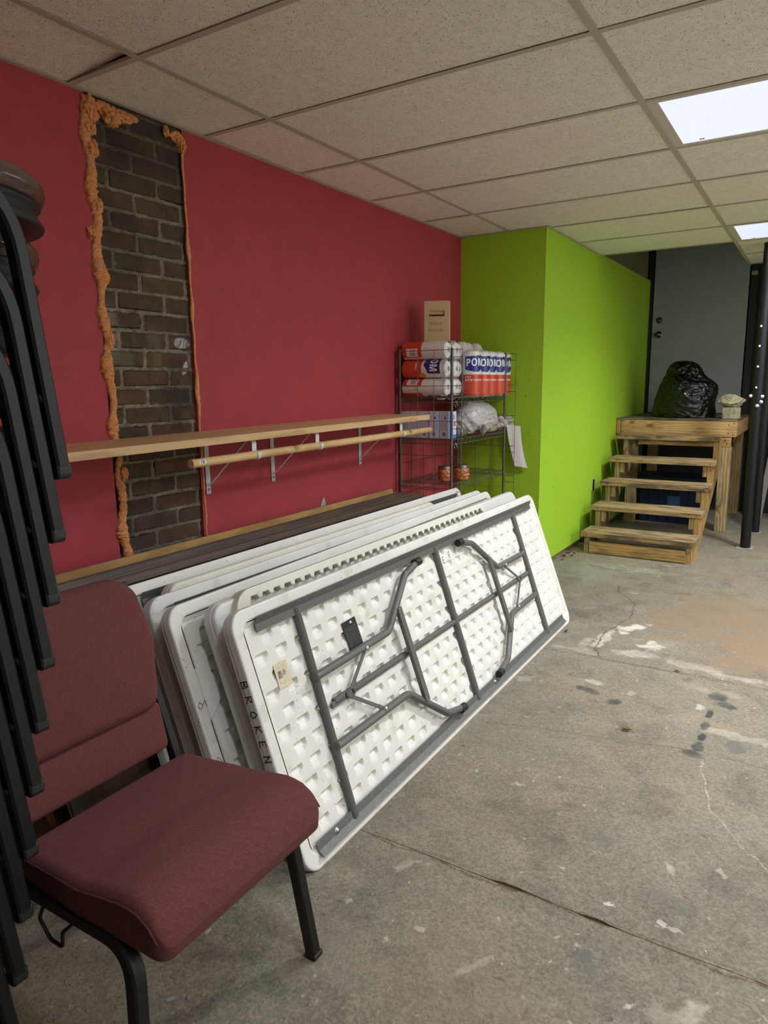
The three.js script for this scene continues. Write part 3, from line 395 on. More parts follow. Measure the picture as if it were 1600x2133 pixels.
// local frame of a leaning table: x along its length, y up its slope, z out of the side that faces the room
function leaning(name, label, dx, u0, L, { flip = false, lift = 0, yaw = 0, cat = 'table', group = 'folding tables leaning on the red wall' } = {}) {
  const t = thing(name, label, cat, [0, 0, 0], group);
  const q = new THREE.Quaternion().setFromRotationMatrix(new THREE.Matrix4().makeBasis(TU, TV, TN)); const qy = new THREE.Quaternion().setFromAxisAngle(V(0, 1, 0), yaw); q.premultiply(qy);
  t.position.copy(TO).add(V(dx, lift, 0)).addScaledVector(TU, u0); t.quaternion.copy(q);
  if (flip) { t.position.addScaledVector(TU, L).addScaledVector(TN, -0.045); t.quaternion.multiply(new THREE.Quaternion().setFromAxisAngle(V(0, 1, 0), Math.PI)); }
  return t;
}
const uvScale = g => metric(g, 0, [woodSeed() * 3, woodSeed() * 3]);
function rimAndTop(t, L, m, R = 0.055) {
  const sh = rrect(L, TH, R), hole = rrect(L - 0.076, TH - 0.076, R - 0.02, 0.038, 0.038); sh.holes.push(hole);
  part(t, 'rim', uvScale(extr(sh, 0.032, 0.006, 2, 8).translate(0, 0, -0.032)), m);
  part(t, 'tabletop', uvScale(extr(rrect(L - 0.004, TH - 0.004, R - 0.002, 0.002, 0.002), 0.024, 0.011, 4, 8).translate(0, 0, -0.0475)), m);
}
function dimpled(L, DU = 0.0855, DV = 0.0550, sz = 1) {                                  // moulded underside: staggered pyramid pits
  const u0 = 0.04, u1 = L - 0.04, v0 = 0.04, v1 = TH - 0.04, nu = Math.round((u1 - u0) / 0.0071), nv = 92, g = new THREE.PlaneGeometry(u1 - u0, v1 - v0, nu, nv).translate((u0 + u1) / 2, (v0 + v1) / 2, 0), P = g.attributes.position;
  for (let i = 0; i < P.count; i++) {
    const u = P.getX(i), v = P.getY(i); let z = -0.011; const row = Math.round((v - 0.643) / DV), vc = 0.643 + row * DV, off = (row & 1) ? 0.127 + DU / 2 : 0.127, col = Math.round((u - off) / DU), uc = off + col * DU;
    const edge = Math.min(u - u0, u1 - u, v - v0, v1 - v);
    if (uc > 0.07 && uc < L - 0.07 && vc > 0.075 && vc < TH - 0.065) { const t = (vc + 0.0165 * sz - v) / (0.033 * sz), hw = (0.0235 - 0.006 * Math.max(0, t)) * sz, p = Math.abs(u - uc) / hw; if (t > -0.02 && t < 1 && p < 1.02) z -= 0.0165 * (1 - t) * Math.min(1, (1.06 - p) * 5); }
    z += 0.009 * sst(0.014, 0.0, edge);
    P.setZ(i, z);
  }
  g.computeVertexNormals(); return toCreasedNormals(g, 0.5);
}
const ring2 = (pts, r, n = 10) => tube(fillet(pts, 0.06, 6), r, [0, 0, 1], n);
function rails(t, L, vs = [0.69, 0.045], a = 0.085, b = 0.09) {      // long angle rails under the top and bottom edges
  const prof = s => [[0.000, 0], [0.0, 0.024 * s], [0.012, 0.040 * s], [0.0145, 0.038 * s], [0.003, 0.023 * s], [0.003, 0]];
  vs.forEach((v, i) => { const s = i ? -1 : 1, x = [[a, L - a], [b - 0.03, L - 0.11]][i]; const pts = [[0, 0.022], [0, -0.0], [0.013, -0.018], [0.0165, -0.016], [0.004, 0.001], [0.003, 0.022]];
    const sh = new THREE.Shape((i ? pts : pts.map(p => [p[0], -p[1]]).reverse()).map(p => new THREE.Vector2(p[1] * 1.08, p[0]))); let g = new THREE.ExtrudeGeometry(sh, { depth: x[1] - x[0], bevelEnabled: false }); // shape x = v, y = w; extrude along u
    g.applyMatrix4(new THREE.Matrix4().makeBasis(V(0, 1, 0), V(0, 0, 1), V(1, 0, 0))).translate(x[0], v, -0.001); part(t, 'rail', uvScale(g), M.steel); });
}
function legSet(t, s, pivot, bend, diag, foot, vc) {   // s: +1 folds to +u
  const zz = 0.012, leg = k => fillet([[pivot, vc + k * 0.107, zz], [bend, vc + k * 0.113, zz], [diag, vc + k * 0.268, zz + 0.006], [foot, vc + k * 0.293, zz + 0.006]], 0.07, 7);
  const out = [];
  for (const k of [1, -1]) { const l = part(t, 'leg', tube(leg(k), 0.0132, [0, 0, 1], 12), M.steel); part(l, 'foot_cap', rod([foot - s * 0.02, vc + k * 0.2925, zz + 0.006], [foot + s * 0.018, vc + k * 0.2935, zz + 0.006], 0.0158, 14), M.rubber); out.push(l); }
  const bx = mix(bend, diag, 0.42); part(t, 'leg_brace', boxAt(bx - 0.014, bx + 0.014, vc - 0.175, vc + 0.175, zz + 0.004, zz + 0.02, 0.003), M.steel);
  return out;
}
function plasticTable(t, L, { m = M.plastic, dimples = false, small = false, legs = true, cheap = false, corr = false } = {}) {
  rimAndTop(t, L, m);
  if (dimples) part(t, 'underside', metric(small ? dimpled(L, 0.058, 0.043, 0.78) : dimpled(L), 0), m); else part(t, 'underside', boxAt(0.03, L - 0.03, 0.03, TH - 0.03, -0.033, -0.012, 0), m);
  if (!legs) return;
  rails(t, L);
  const vc = 0.368, xs = [0.255, L / 2 - 0.035, L - 0.355];
  for (const x of xs) part(t, 'cross_tube', rod([x + 0.012, 0.685, -0.002], [x - 0.012, 0.045, -0.002], 0.0135, 12), M.steel);
  part(t, 'centre_tube', rod([0.31, vc + 0.005, -0.006], [L - 0.38, vc + 0.002, -0.006], 0.0115, 10), M.steel);
  if (!cheap) {
    legSet(t, 1, 0.245, 0.675, 0.872, 0.985, vc); legSet(t, -1, L - 0.39, L - 0.735, L - 0.925, L - 1.035, vc);
    for (const [a, b, s] of [[0.515, 0.375, 1], [L - 0.655, L - 0.51, -1]]) {
      for (const k of [1, -1]) part(t, 'strut', sweep([V(a, vc + k * 0.1, 0.012), V(b, vc, 0.006)], rect(0.013, 0.004, 0.001), [0, 0, 1]), M.steel);
      part(t, 'lock_slider', boxAt(Math.min(b, b - s * 0.085), Math.max(b, b - s * 0.085), vc - 0.009, vc + 0.009, -0.004, 0.003, 0.002), M.steel);
      part(t, 'lock_ring', new THREE.TorusGeometry(0.016, 0.0035, 6, 14).scale(1.25, 0.8, 1).translate(b + s * 0.01, vc + 0.004, 0.009), M.steel);
      for (const k of [1, -1]) part(t, 'rivet', lathe([[0, 0.005], [0.006, 0.004], [0.009, 0]], 10).rotateX(Math.PI / 2).translate(a, vc + k * 0.104, 0.024), M.zinc);
    }
    for (const x of [0.15, 1.33]) part(t, 'screw', lathe([[0, 0.006], [0.006, 0.005], [0.0065, 0.001], [0.011, 0.0008], [0.011, 0]], 10).rotateX(Math.PI / 2).translate(x, 0.053, 0.003), M.zinc);
  }
}
// strokes of felt pen as thin ribbons: polylines in a plane given by origin and two axes
function penGeo(strokes, o, a, b, w, lift = 0.0004) {
  const n = a.clone().cross(b).normalize(), out = [];
  for (const s of strokes) for (let i = 0; i < s.length - 1; i++) {
    const p = s[i], q = s[i + 1], d = [q[0] - p[0], q[1] - p[1]], l = Math.hypot(...d) || 1, e = [d[0] / l * w * 0.5, d[1] / l * w * 0.5], f = [-e[1], e[0]];
    const P = (x, y) => o.clone().addScaledVector(a, x).addScaledVector(b, y).addScaledVector(n, lift), c = [P(p[0] - e[0] + f[0], p[1] - e[1] + f[1]), P(p[0] - e[0] - f[0], p[1] - e[1] - f[1]), P(q[0] + e[0] - f[0], q[1] + e[1] - f[1]), P(q[0] + e[0] + f[0], q[1] + e[1] + f[1])];
    const g = new THREE.BufferGeometry().setFromPoints([c[0], c[1], c[2], c[0], c[2], c[3]]); g.computeVertexNormals(); g.setAttribute('uv', new THREE.Float32BufferAttribute(new Float32Array(12), 2)); out.push(g);
  }
  return merge(out);
}
const GLY = { B: [[[0, 0], [0, 1], [0.5, 0.95], [0.55, 0.7], [0.05, 0.52], [0.6, 0.4], [0.6, 0.1], [0, 0]]], R: [[[0, 0], [0, 1], [0.5, 0.95], [0.52, 0.65], [0.05, 0.5], [0.6, 0]]], O: [[[0.3, 0], [0, 0.3], [0.02, 0.7], [0.3, 1], [0.55, 0.7], [0.58, 0.3], [0.3, 0]]], K: [[[0, 0], [0, 1]], [[0.55, 1], [0.03, 0.45], [0.6, 0]]], E: [[[0.5, 1], [0, 1], [0, 0], [0.55, 0]], [[0, 0.5], [0.4, 0.5]]], N: [[[0, 0], [0, 1], [0.55, 0], [0.55, 1]]], L: [[[0, 1], [0, 0], [0.5, 0]]], T: [[[0.28, 0], [0.28, 1]], [[0, 1], [0.58, 1]]], F: [[[0, 0], [0, 1], [0.5, 1]], [[0, 0.5], [0.35, 0.5]]], Y: [[[0, 1], [0.28, 0.5], [0.6, 1]], [[0.28, 0.5], [0.2, 0]]] };
const word = (s, h, gap = 0.85, w = 1) => { const out = []; [...s].forEach((c, i) => (GLY[c] || []).forEach(st => out.push(st.map(([x, y]) => [(i * gap + x * w) * h, y * h])))); return out; };
M.ink = mat({ color: 0x2a2624, roughness: 0.8 });

const W7 = leaning('folding_table', 'frontmost white plastic folding table, grey legs folded on its dimpled underside', 0, 0, 2.405);
plasticTable(W7, 2.405, { dimples: true });
{
  const X = V(1, 0, 0), Y = V(0, 1, 0), Z = V(0, 0, 1);
  const lab = canvasTex(256, 384, (g, w, h) => { g.fillStyle = '#1c1b1a'; g.fillRect(0, 0, w, h); g.fillStyle = '#e8e6de'; g.beginPath(); g.moveTo(w * 0.62, 14); g.lineTo(w * 0.72, 44); g.lineTo(w * 0.52, 44); g.fill(); g.fillStyle = '#8d8a82'; const r = rng(3); for (let i = 0; i < 9; i++) { g.save(); g.translate(20 + i * 26, 70); for (let y = 0; y < 290; y += 7) { g.globalAlpha = 0.35 + r() * 0.5; g.fillRect(r() * 5, y, 6 + r() * 9, 4); } g.restore(); } g.globalAlpha = 1; g.fillStyle = '#d8622a'; g.fillRect(w - 40, h - 74, 34, 60); });
  const quad = (w, h, t) => { const g = new THREE.BoxGeometry(w, h, 0.0008); return g; };
  part(W7, 'warning_label', quad(0.078, 0.118).rotateZ(0.03).translate(0.503, 0.52, -0.0076), mat({ map: lab, roughness: 0.5 }));
  const bar = canvasTex(160, 200, (g, w, h) => { g.fillStyle = '#d9cfb0'; g.fillRect(0, 0, w, h); g.strokeStyle = '#8a7a58'; g.strokeRect(3, 3, w - 6, h - 6); const r = rng(8); g.fillStyle = '#5a4c38'; for (let x = 22; x < 74; x += 2 + r() * 4) g.fillRect(x, 60, 1 + r() * 2.4, 60); for (let k = 0; k < 70; k++) { g.globalAlpha = 0.3 + r() * 0.6; g.fillRect(20 + r() * 110, 18 + r() * 165, 3 + r() * 12, 2 + r() * 2); } g.fillStyle = '#3a2e20'; for (let k = 0; k < 50; k++) g.fillRect(78 + r() * 34, 62 + r() * 40, 2 + r() * 6, 2 + r() * 5); });
  part(W7, 'barcode_sticker', quad(0.056, 0.07).rotateZ(-0.02).translate(0.141, 0.524, -0.0086), mat({ map: bar, roughness: 0.7 }));
  // pen on the end of the rim: reads down the end
  for (const [w, hh, gap, sc, v] of [['BROKEN', 0.024, 1.75, 1.15, 0.556], ['BOLT', 0.022, 0.95, 1, 0.20]]) [...w].forEach((c, i) => part(W7, 'marker_letter', penGeo(word(c, hh, gap, sc).map(s => s.map(([x, y]) => [x + i * gap * hh, y])), V(-0.0002, v, -0.030), V(0, -1, 0), V(0, 0, 1), 0.003, 0.0006), M.ink));
  for (const [c, x, y] of [['E', 0, -0.01], ['F', 0.062, 0], ['Y', 0.118, 0.004], ['R', 0.205, 0.016]]) part(W7, 'marker_letter', penGeo(word(c, 0.026), V(1.235 + x, 0.615 + y, -0.0106), X, Y, 0.0022), M.ink);
}
const W6 = leaning('folding_table', 'shorter cream folding table with notched rim edge, directly behind the frontmost white one', -0.080, 0.10, 1.83, { lift: 0.018 });
{ // cream table whose inner rim is scalloped
  const L = 1.83, sh = rrect(L, TH, 0.075); const hole = new THREE.Path(); const pts = []; const y1 = TH - 0.026, n = Math.floor((L - 0.16) / 0.052);
  pts.push([0.05, 0.05]); pts.push([L - 0.05, 0.05]); pts.push([L - 0.05, y1 - 0.02]); for (let k = n; k >= 0; k--) { const x = 0.08 + k * 0.052; pts.push([x + 0.026, y1 - 0.013], [x + 0.020, y1], [x - 0.006, y1], [x - 0.012, y1 - 0.013]); } pts.push([0.05, y1 - 0.05]);
  pts.reverse().forEach((p, i) => i ? hole.lineTo(...p) : hole.moveTo(...p)); sh.holes.push(hole);
  part(W6, 'rim', uvScale(extr(sh, 0.045, 0.004, 2, 10).translate(0, 0, -0.045)), M.cream);
  part(W6, 'tabletop', uvScale(extr(rrect(L - 0.006, TH - 0.006, 0.072, 0.003, 0.003), 0.012, 0.004, 1, 10).translate(0, 0, -0.0475)), M.cream);
  rails(W6, L, [0.645, 0.06], 0.12, 0.12); part(W6, 'cross_tube', rod([0.3, 0.67, -0.01], [0.3, 0.05, -0.01], 0.0125), M.steel);
}
const W5 = leaning('folding_table', 'white plastic folding table showing its smooth top, behind the cream notched one', -0.135, 0.032, 2.45, { flip: true, yaw: 0.015 });
plasticTable(W5, 2.45, { m: M.plasticB, cheap: true, legs: false });
const W4 = leaning('folding_table', 'white plastic table with bare pitted underside and no legs, fourth from the front', -0.186, -0.045, 2.46, { yaw: 0.028 });
plasticTable(W4, 2.46, { dimples: true, small: true, legs: false });
part(W4, 'corner_plate', uvScale(extr((() => { const s = new THREE.Shape(); s.moveTo(0.03, 0.40); s.bezierCurveTo(0.07, 0.42, 0.115, 0.44, 0.105, 0.5); s.bezierCurveTo(0.10, 0.545, 0.06, 0.55, 0.03, 0.56); s.closePath(); const h = new THREE.Path(); h.absarc(0.06, 0.50, 0.0065, 0, 6.283, true); s.holes.push(h); return s; })(), 0.006, 0.001, 1, 8).translate(0, 0, -0.0095)), M.plastic);
for (const st of [[[[0, 0], [0.008, 0.012], [0.016, 0], [0.008, -0.01], [0, 0]], [[0.016, 0], [0.028, 0.01], [0.03, -0.008]]], [[[0, -0.16], [0.012, -0.15], [0.02, -0.165], [0.008, -0.172], [0.024, -0.18]]]]) part(W4, 'marker_scribble', penGeo(st, V(0.008, 0.455, 0.0002), V(1, 0, 0), V(0, 1, 0), 0.0016), M.ink);
const W3 = leaning('folding_table', 'white plastic folding table with grey rail under its edge, fifth from the front', -0.30, -0.02, 2.445, { yaw: 0.006 });
plasticTable(W3, 2.445, { cheap: true, m: M.plasticB });
const W2 = leaning('folding_table', 'short cream folding table showing its smooth top, sixth from the front', -0.375, 0.115, 1.83, { flip: true });
plasticTable(W2, 1.83, { m: M.cream, cheap: true, legs: false });
const W1 = leaning('folding_table', 'white plastic folding table leaning next to the dark brown tables', -0.468, 0.0, 2.46);
plasticTable(W1, 2.46, { cheap: true });
part(W1, 'marker_writing', penGeo([[[0, 0], [0.05, 0.012], [0.11, 0.02]], [[0.02, -0.012], [0.05, 0.012], [0.1, 0.006]]], V(0.14, TH + 0.0003, -0.02), V(1, 0, 0), V(0, 0, -1), 0.0026), M.ink);
function brownTable(dx, label, L = 2.44) {
  const t = leaning('wooden_folding_table', label, dx, 2.195 - L, L, { group: 'dark brown laminate tables leaning on the red wall' });
  part(t, 'tabletop', uvScale(extr(rrect(L, TH, 0.03), 0.022, 0.003, 1, 4).translate(0, 0, -0.05)), M.brown);
  part(t, 'edge_trim', uvScale(extr((() => { const s = rrect(L + 0.003, TH + 0.003, 0.031, -0.0015, -0.0015); s.holes.push(rrect(L - 0.004, TH - 0.004, 0.03, 0.002, 0.002)); return s; })(), 0.008, 0.001, 1, 4).translate(0, 0, -0.043)), M.brownTrim);
  part(t, 'apron', [boxAt(0.05, L - 0.05, TH - 0.035, TH - 0.008, -0.028, 0.026, 0.002), boxAt(0.05, L - 0.05, 0.02, 0.045, -0.028, 0.026, 0.002)], M.brown);
  part(t, 'leg', [rod([0.3, 0.66, 0.005], [0.95, 0.64, 0.005], 0.0125), rod([0.3, 0.1, 0.005], [0.95, 0.12, 0.005], 0.0125), rod([0.95, 0.64, 0.005], [0.95, 0.12, 0.005], 0.0125)], M.steel); return t;
}
brownTable(-0.585, 'dark brown laminate folding table next to the white tables');
brownTable(-0.69, 'dark brown laminate folding table next to the tan-edged board');
{
  const L = 2.44, t = leaning('wooden_board', 'board with a pale tan edge leaning against the red wall, hindmost of the row', -0.80, 2.225 - L, L, { cat: 'board', group: undefined }); delete t.userData.group;
  part(t, 'panel', uvScale(boxAt(0, L, 0, TH - 0.004, -0.04, 0.0, 0.002, 0)), M.tan);
  part(t, 'cap_strip', uvScale(boxAt(0, L, TH - 0.004, TH, -0.0405, -0.036, 0, 0)), M.brown);
  part(t, 'batten', uvScale(boxAt(0.1, L - 0.1, TH - 0.15, TH - 0.06, -0.08, -0.04, 0.002, 0)), M.tan);
}
// ------------------------------------------------------------------ wall shelf with closet rod
{
  const t = thing('wall_shelf', 'long pale wood shelf board on white brackets above the tables', 'shelf', [0, -0.016, 0]); t.rotation.x = 0.009;
  const ys = 1.084, ye = 1.113;
  part(t, 'board', boxAt(0.001, 0.302, ys, ye, -3.61, -0.75, 0.0015, 2), M.shelf);
  const W = mat({ color: 0xd3d5d8, roughness: 0.4 });
  const zb = [-2.152, -2.575, -3.328]; t.userData.zb = undefined; delete t.userData.zb;
  for (const z of zb) {
    const b = part(t, 'bracket', merge([sweep(fillet([[0.0035, 0.842, z], [0.0035, ys - 0.0035, z], [0.262, ys - 0.0035, z], [0.276, ys - 0.006, z], [0.276, 1.036, z]], 0.012, 4), rect(0.003, 0.026, 0.0008), [0, 0, 1]), sweep([V(0.006, 0.875, z), V(0.235, ys - 0.008, z)], rect(0.003, 0.010, 0.0008), [0, 0, 1])]), W);
    part(b, 'rod_hook', sweep(Array.from({ length: 15 }, (_, k) => { const a = 2.6 + k / 14 * 4.3; return V(0.276 + 0.0185 * Math.cos(a), 1.022 + 0.0185 * Math.sin(a) + 0.006 * (z + 2.6) * -0.6 * 0, z - 0.012); }), rect(0.0025, 0.02, 0.0006), [0, 0, 1]), W);
    part(b, 'screw', rod([0.0045, 0.862, z], [0.007, 0.862, z], 0.005, 8), M.steel);
  }
  const d = thing('closet_rod', 'round pale wooden rod hanging in the hooks under the shelf', 'rod', [0.276, 1.022 + 0.0162 - 0.016, -1.80]); d.rotation.x = 0.009;
  part(d, 'dowel', metric(rod([0, 0, 0], [0, 0, -1.85], 0.0168, 18), 2), M.dowel);
  part(d, 'price_sticker', new THREE.CylinderGeometry(0.0171, 0.0171, 0.034, 12, 1, true, 0.75, 1.1).rotateX(-Math.PI / 2).translate(0, 0, -0.045), mat({ map: canvasTex(128, 64, (g, w, h) => { g.fillStyle = '#e6e0cd'; g.fillRect(0, 0, w, h); g.fillStyle = '#2c2824'; const r = rng(5); for (let x = 12; x < 116; x += 3 + r() * 5) g.fillRect(x, 16, 2 + r() * 2, 18); for (let x = 14; x < 110; x += 9) g.fillRect(x, 42, 6, 8); }), roughness: 0.6, side: THREE.DoubleSide }));
  const k = thing('paper_scrap', 'small grey paper scrap stuck to the red wall just above the tables', 'paper', [0.001, 0.715, -2.955]);
  part(k, 'sheet', new THREE.ExtrudeGeometry(new THREE.Shape([[0, -0.06], [0.035, 0.0], [0.05, -0.012], [0.06, -0.06]].map(p => new THREE.Vector2(...p))), { depth: 0.001, bevelEnabled: false }).rotateY(Math.PI / 2).translate(0.002, 0, 0.03), mat({ color: 0xa9a8a2, roughness: 0.8 }));
}

// ------------------------------------------------------------------ chairs
const weave = (() => { const n = 256, P = 20, r = rng(61), jit = new Float32Array(P * P * 2).map(() => r()); // fine diagonal twill
  const f = (u, v) => { const s = (u + v) * P, k = s - Math.floor(s), brk = (u - v) * P * 0.5, b = brk - Math.floor(brk); return clamp(0.25 + 0.75 * Math.sin(k * 3.1416) - 0.25 * Math.abs(b - 0.5)); };
  const map = tex(n, n, (u, v) => { const e = f(u, v), q = jit[(Math.floor((u + v) * P) % P) + P * Math.floor((((u - v) * P * 0.5) % P + P) % P)], k = (0.66 + 0.4 * e) * (0.93 + 0.14 * q); return [107 * k, 54 * k + (q > 0.9 ? 6 : 0), 52 * k + (q > 0.9 ? 8 : 0)]; });
  const bump = tex(n, n, (u, v) => 255 * f(u, v), { srgb: false }); return [map, bump]; })();
const fabric = () => mat({ map: rep(weave[0], 1 / 0.056, 1 / 0.056), bumpMap: rep(weave[1], 1 / 0.056, 1 / 0.056), bumpScale: 0.0005, roughness: 0.95 });
M.maroon = fabric();
M.black = mat({ color: 0x0b0b0c, roughness: 0.45, bumpMap: rep(grain, 10, 10), bumpScale: 0.0004, metalness: 0.1 });
M.welt = mat({ color: 0x5a2c2e, roughness: 0.9 });
// upholstered pad: stack of inset outlines, then warped
function pad(outline, hgt, { round = 0.028, dome = 0.012, bottom = 0.012, warp = null } = {}) {
  const n = outline.length, cx = outline.reduce((s, p) => s + p[0], 0) / n, cz = outline.reduce((s, p) => s + p[1], 0) / n, nor = outline.map((p, i) => { const a = outline[(i + n - 1) % n], b = outline[(i + 1) % n], d = [b[1] - a[1], a[0] - b[0]], l = Math.hypot(...d); return [d[0] / l, d[1] / l]; });
  const sgn = (nor[0][0] * (outline[0][0] - cx) + nor[0][1] * (outline[0][1] - cz)) > 0 ? 1 : -1; const lay = [];
  const push = (inset, y, k = 1) => lay.push(outline.map((p, i) => [cx + (p[0] - sgn * nor[i][0] * inset - cx) * k, y, cz + (p[1] - sgn * nor[i][1] * inset - cz) * k]));
  push(bottom, 0, 0.0); push(bottom, 0, 0.6); push(bottom, 0); for (let q = 0; q <= 4; q++) { const a = q / 4 * 1.57; push(bottom * (1 - Math.sin(a)), bottom * (1 - Math.cos(a))); }
  for (let q = 1; q < 4; q++) push(0, mix(bottom, hgt - round, q / 4)); for (let q = 0; q <= 7; q++) { const a = q / 7 * 1.57; push(round * (1 - Math.cos(a)), hgt - round + round * Math.sin(a)); }
  for (let q = 1; q <= 16; q++) { const k = 1 - q / 16; push(round, hgt + dome * (1 - k * k), k); }
  const pos = [], uv = [], idx = []; lay.forEach((L, a) => L.forEach((p, i) => { const w = warp ? warp(...p) : p; pos.push(...w); const nn = nor[i]; const dr = Math.max(0, hgt - p[1]) * 0.95 * sgn; uv.push(p[0] + dr * nn[0], p[2] + dr * nn[1]); }));
  for (let a = 0; a < lay.length - 1; a++) for (let i = 0; i < n; i++) { const p = a * n + i, q = a * n + (i + 1) % n, r2 = p + n, s = q + n; sgn > 0 ? idx.push(p, q, r2, q, s, r2) : idx.push(p, r2, q, q, r2, s); }
  const g = new THREE.BufferGeometry(); g.setAttribute('position', new THREE.Float32BufferAttribute(pos, 3)); g.setAttribute('uv', new THREE.Float32BufferAttribute(uv, 2)); g.setIndex(idx); g.computeVertexNormals(); g.userData.outline = lay; return g;
}
function outlineSmooth(pts, per = 10) { const c = new THREE.CatmullRomCurve3(pts.map(p => V(p[0], 0, p[1])), true, 'centripetal'); return c.getSpacedPoints(pts.length * per).slice(0, -1).map(p => [p.x, p.z]); }
const roundPoly = (pts, R) => { const c = [...pts, pts[0], pts[1]].map(p => [p[0], 0, p[1]]), f = fillet(c, R, 8), o = []; for (const p of f.slice(1, -1)) { if (!o.length || Math.hypot(p.x - o[o.length - 1][0], p.z - o[o.length - 1][1]) > 0.004) o.push([p.x, p.z]); } const out = []; for (let i = 0; i < o.length; i++) { const a = o[i], b = o[(i + 1) % o.length], L = Math.hypot(b[0] - a[0], b[1] - a[1]), m = Math.max(1, Math.round(L / 0.02)); for (let k = 0; k < m; k++) out.push([mix(a[0], b[0], k / m), mix(a[1], b[1], k / m)]); } return out; };
{
  // local: +x is the way the chair faces, z across
  const t = thing('banquet_chair', 'maroon fabric chair with black frame facing the open floor beside the stack', 'chair', [1.186, 0, -0.862]); t.rotation.y = 0.008;
  const out = roundPoly([[-0.200, -0.214], [0.0, -0.224], [0.210, -0.216], [0.212, 0.221], [0.0, 0.224], [-0.200, 0.214]], 0.032);
  const TOPX = [[-0.3, 0.062], [-0.17, 0.066], [0, 0.077], [0.08, 0.092], [0.125, 0.099], [0.155, 0.096], [0.18, 0.082], [0.198, 0.060], [0.21, 0.034], [0.3, 0.02]], topAt = x => { let i = 0; while (x > TOPX[i + 1][0]) i++; const [a, b] = TOPX[i], [c, d] = TOPX[i + 1]; return mix(b, d, sst(a, c, x) * 0.5 + (x - a) / (c - a) * 0.5); };
  const warp = (x, y, z) => { const q = Math.min(1, y / 0.096), over = Math.max(0, y - 0.096); return [x + 0.004 * sst(0.1, 0.2, x) * q, q * topAt(x) + over * (1 - sst(0.04, 0.19, x)), z]; };
  const seat = part(t, 'seat', pad(out, 0.096, { round: 0.022, dome: 0.014, bottom: 0.014, warp }).translate(0, 0.374, 0), M.maroon);
  for (const s of [-1, 1]) { const w = []; for (let x = -0.176; x <= 0.205; x += 0.006) w.push(V(x, topAt(x) * 0.86 - 0.004 + 0.374, s * (0.224 - (x < 0 ? 0.0098 * -x / 0.192 : (s > 0 ? 0.0028 : 0.0082) * x / 0.21) + 0.0004))); part(seat, 'welt', tube(w, 0.0018, [0, 1, 0], 6), M.welt); }
  part(t, 'seat_base', boxAt(-0.2, 0.15, 0.372, 0.386, -0.19, 0.19, 0.003), M.black);
  const side = s => fillet([[-0.235, 0.368, s * 0.212], [0.120 + s * 0.012, 0.374, s * 0.214], [0.160 + s * 0.013, 0.0, s * 0.249]], 0.075, 8);
  for (const s of [-1, 1]) { const l = part(t, 'front_leg', sweep(side(s), rect(0.028, 0.028, 0.004), [0, 0, 1]), M.black); part(l, 'glide', boxAt(0.144 + s * 0.013, 0.176 + s * 0.013, 0, 0.014, s * 0.249 - 0.016, s * 0.249 + 0.016, 0.004), M.rubber); }
  const back = s => fillet([[-0.33, 0.0, s * 0.236], [-0.228, 0.40, s * 0.212], [-0.345, 0.842, s * 0.18]], 0.12, 8);
  for (const s of [-1, 1]) { const l = part(t, 'rear_leg', sweep(back(s), rect(0.024, 0.024, 0.004), [0, 0, 1]), M.black); part(l, 'glide', boxAt(-0.35, -0.316, 0, 0.014, s * 0.236 - 0.016, s * 0.236 + 0.016, 0.004), M.rubber); }
  part(t, 'crossbar', [rod([0.1, 0.365, -0.212], [0.1, 0.365, 0.212], 0.009), rod([-0.2, 0.362, -0.212], [-0.2, 0.362, 0.212], 0.009)], M.black);
  part(t, 'ganging_hook', tube(fillet([[-0.105, 0.365, 0.222], [-0.12, 0.33, 0.226], [-0.09, 0.298, 0.226], [-0.055, 0.298, 0.226], [-0.05, 0.33, 0.226], [-0.02, 0.36, 0.222]], 0.008, 3), 0.0035, [0, 0, 1], 8), M.black);
  // back: upper cushion bulging over a flatter lower panel
  const bw = roundPoly([[-0.185, 0.0], [-0.215, 0.16], [-0.195, 0.285], [-0.15, 0.325], [0.15, 0.325], [0.195, 0.285], [0.215, 0.16], [0.185, 0.0]].map(p => [p[0], p[1]]), 0.05);
  const place = (g, y0, lean, x0) => { g.applyMatrix4(new THREE.Matrix4().makeBasis(V(0, 0, 1), V(Math.cos(lean), Math.sin(lean), 0), V(-Math.sin(lean), Math.cos(lean), 0))); return g.translate(x0, y0, 0); };
  part(t, 'back_cushion', place(pad(bw, 0.068, { round: 0.03, dome: 0.014, bottom: 0.02 }).translate(0, -0.026, 0), 0.545, 0.25, -0.268), M.maroon);
  const lw = roundPoly([[-0.195, 0.0], [-0.195, 0.12], [0.195, 0.12], [0.195, 0.0]], 0.02);
  part(t, 'lower_back_panel', place(pad(lw, 0.04, { round: 0.014, dome: 0.004, bottom: 0.014 }).translate(0, -0.02, 0), 0.442, 0.235, -0.243), M.maroon);
}
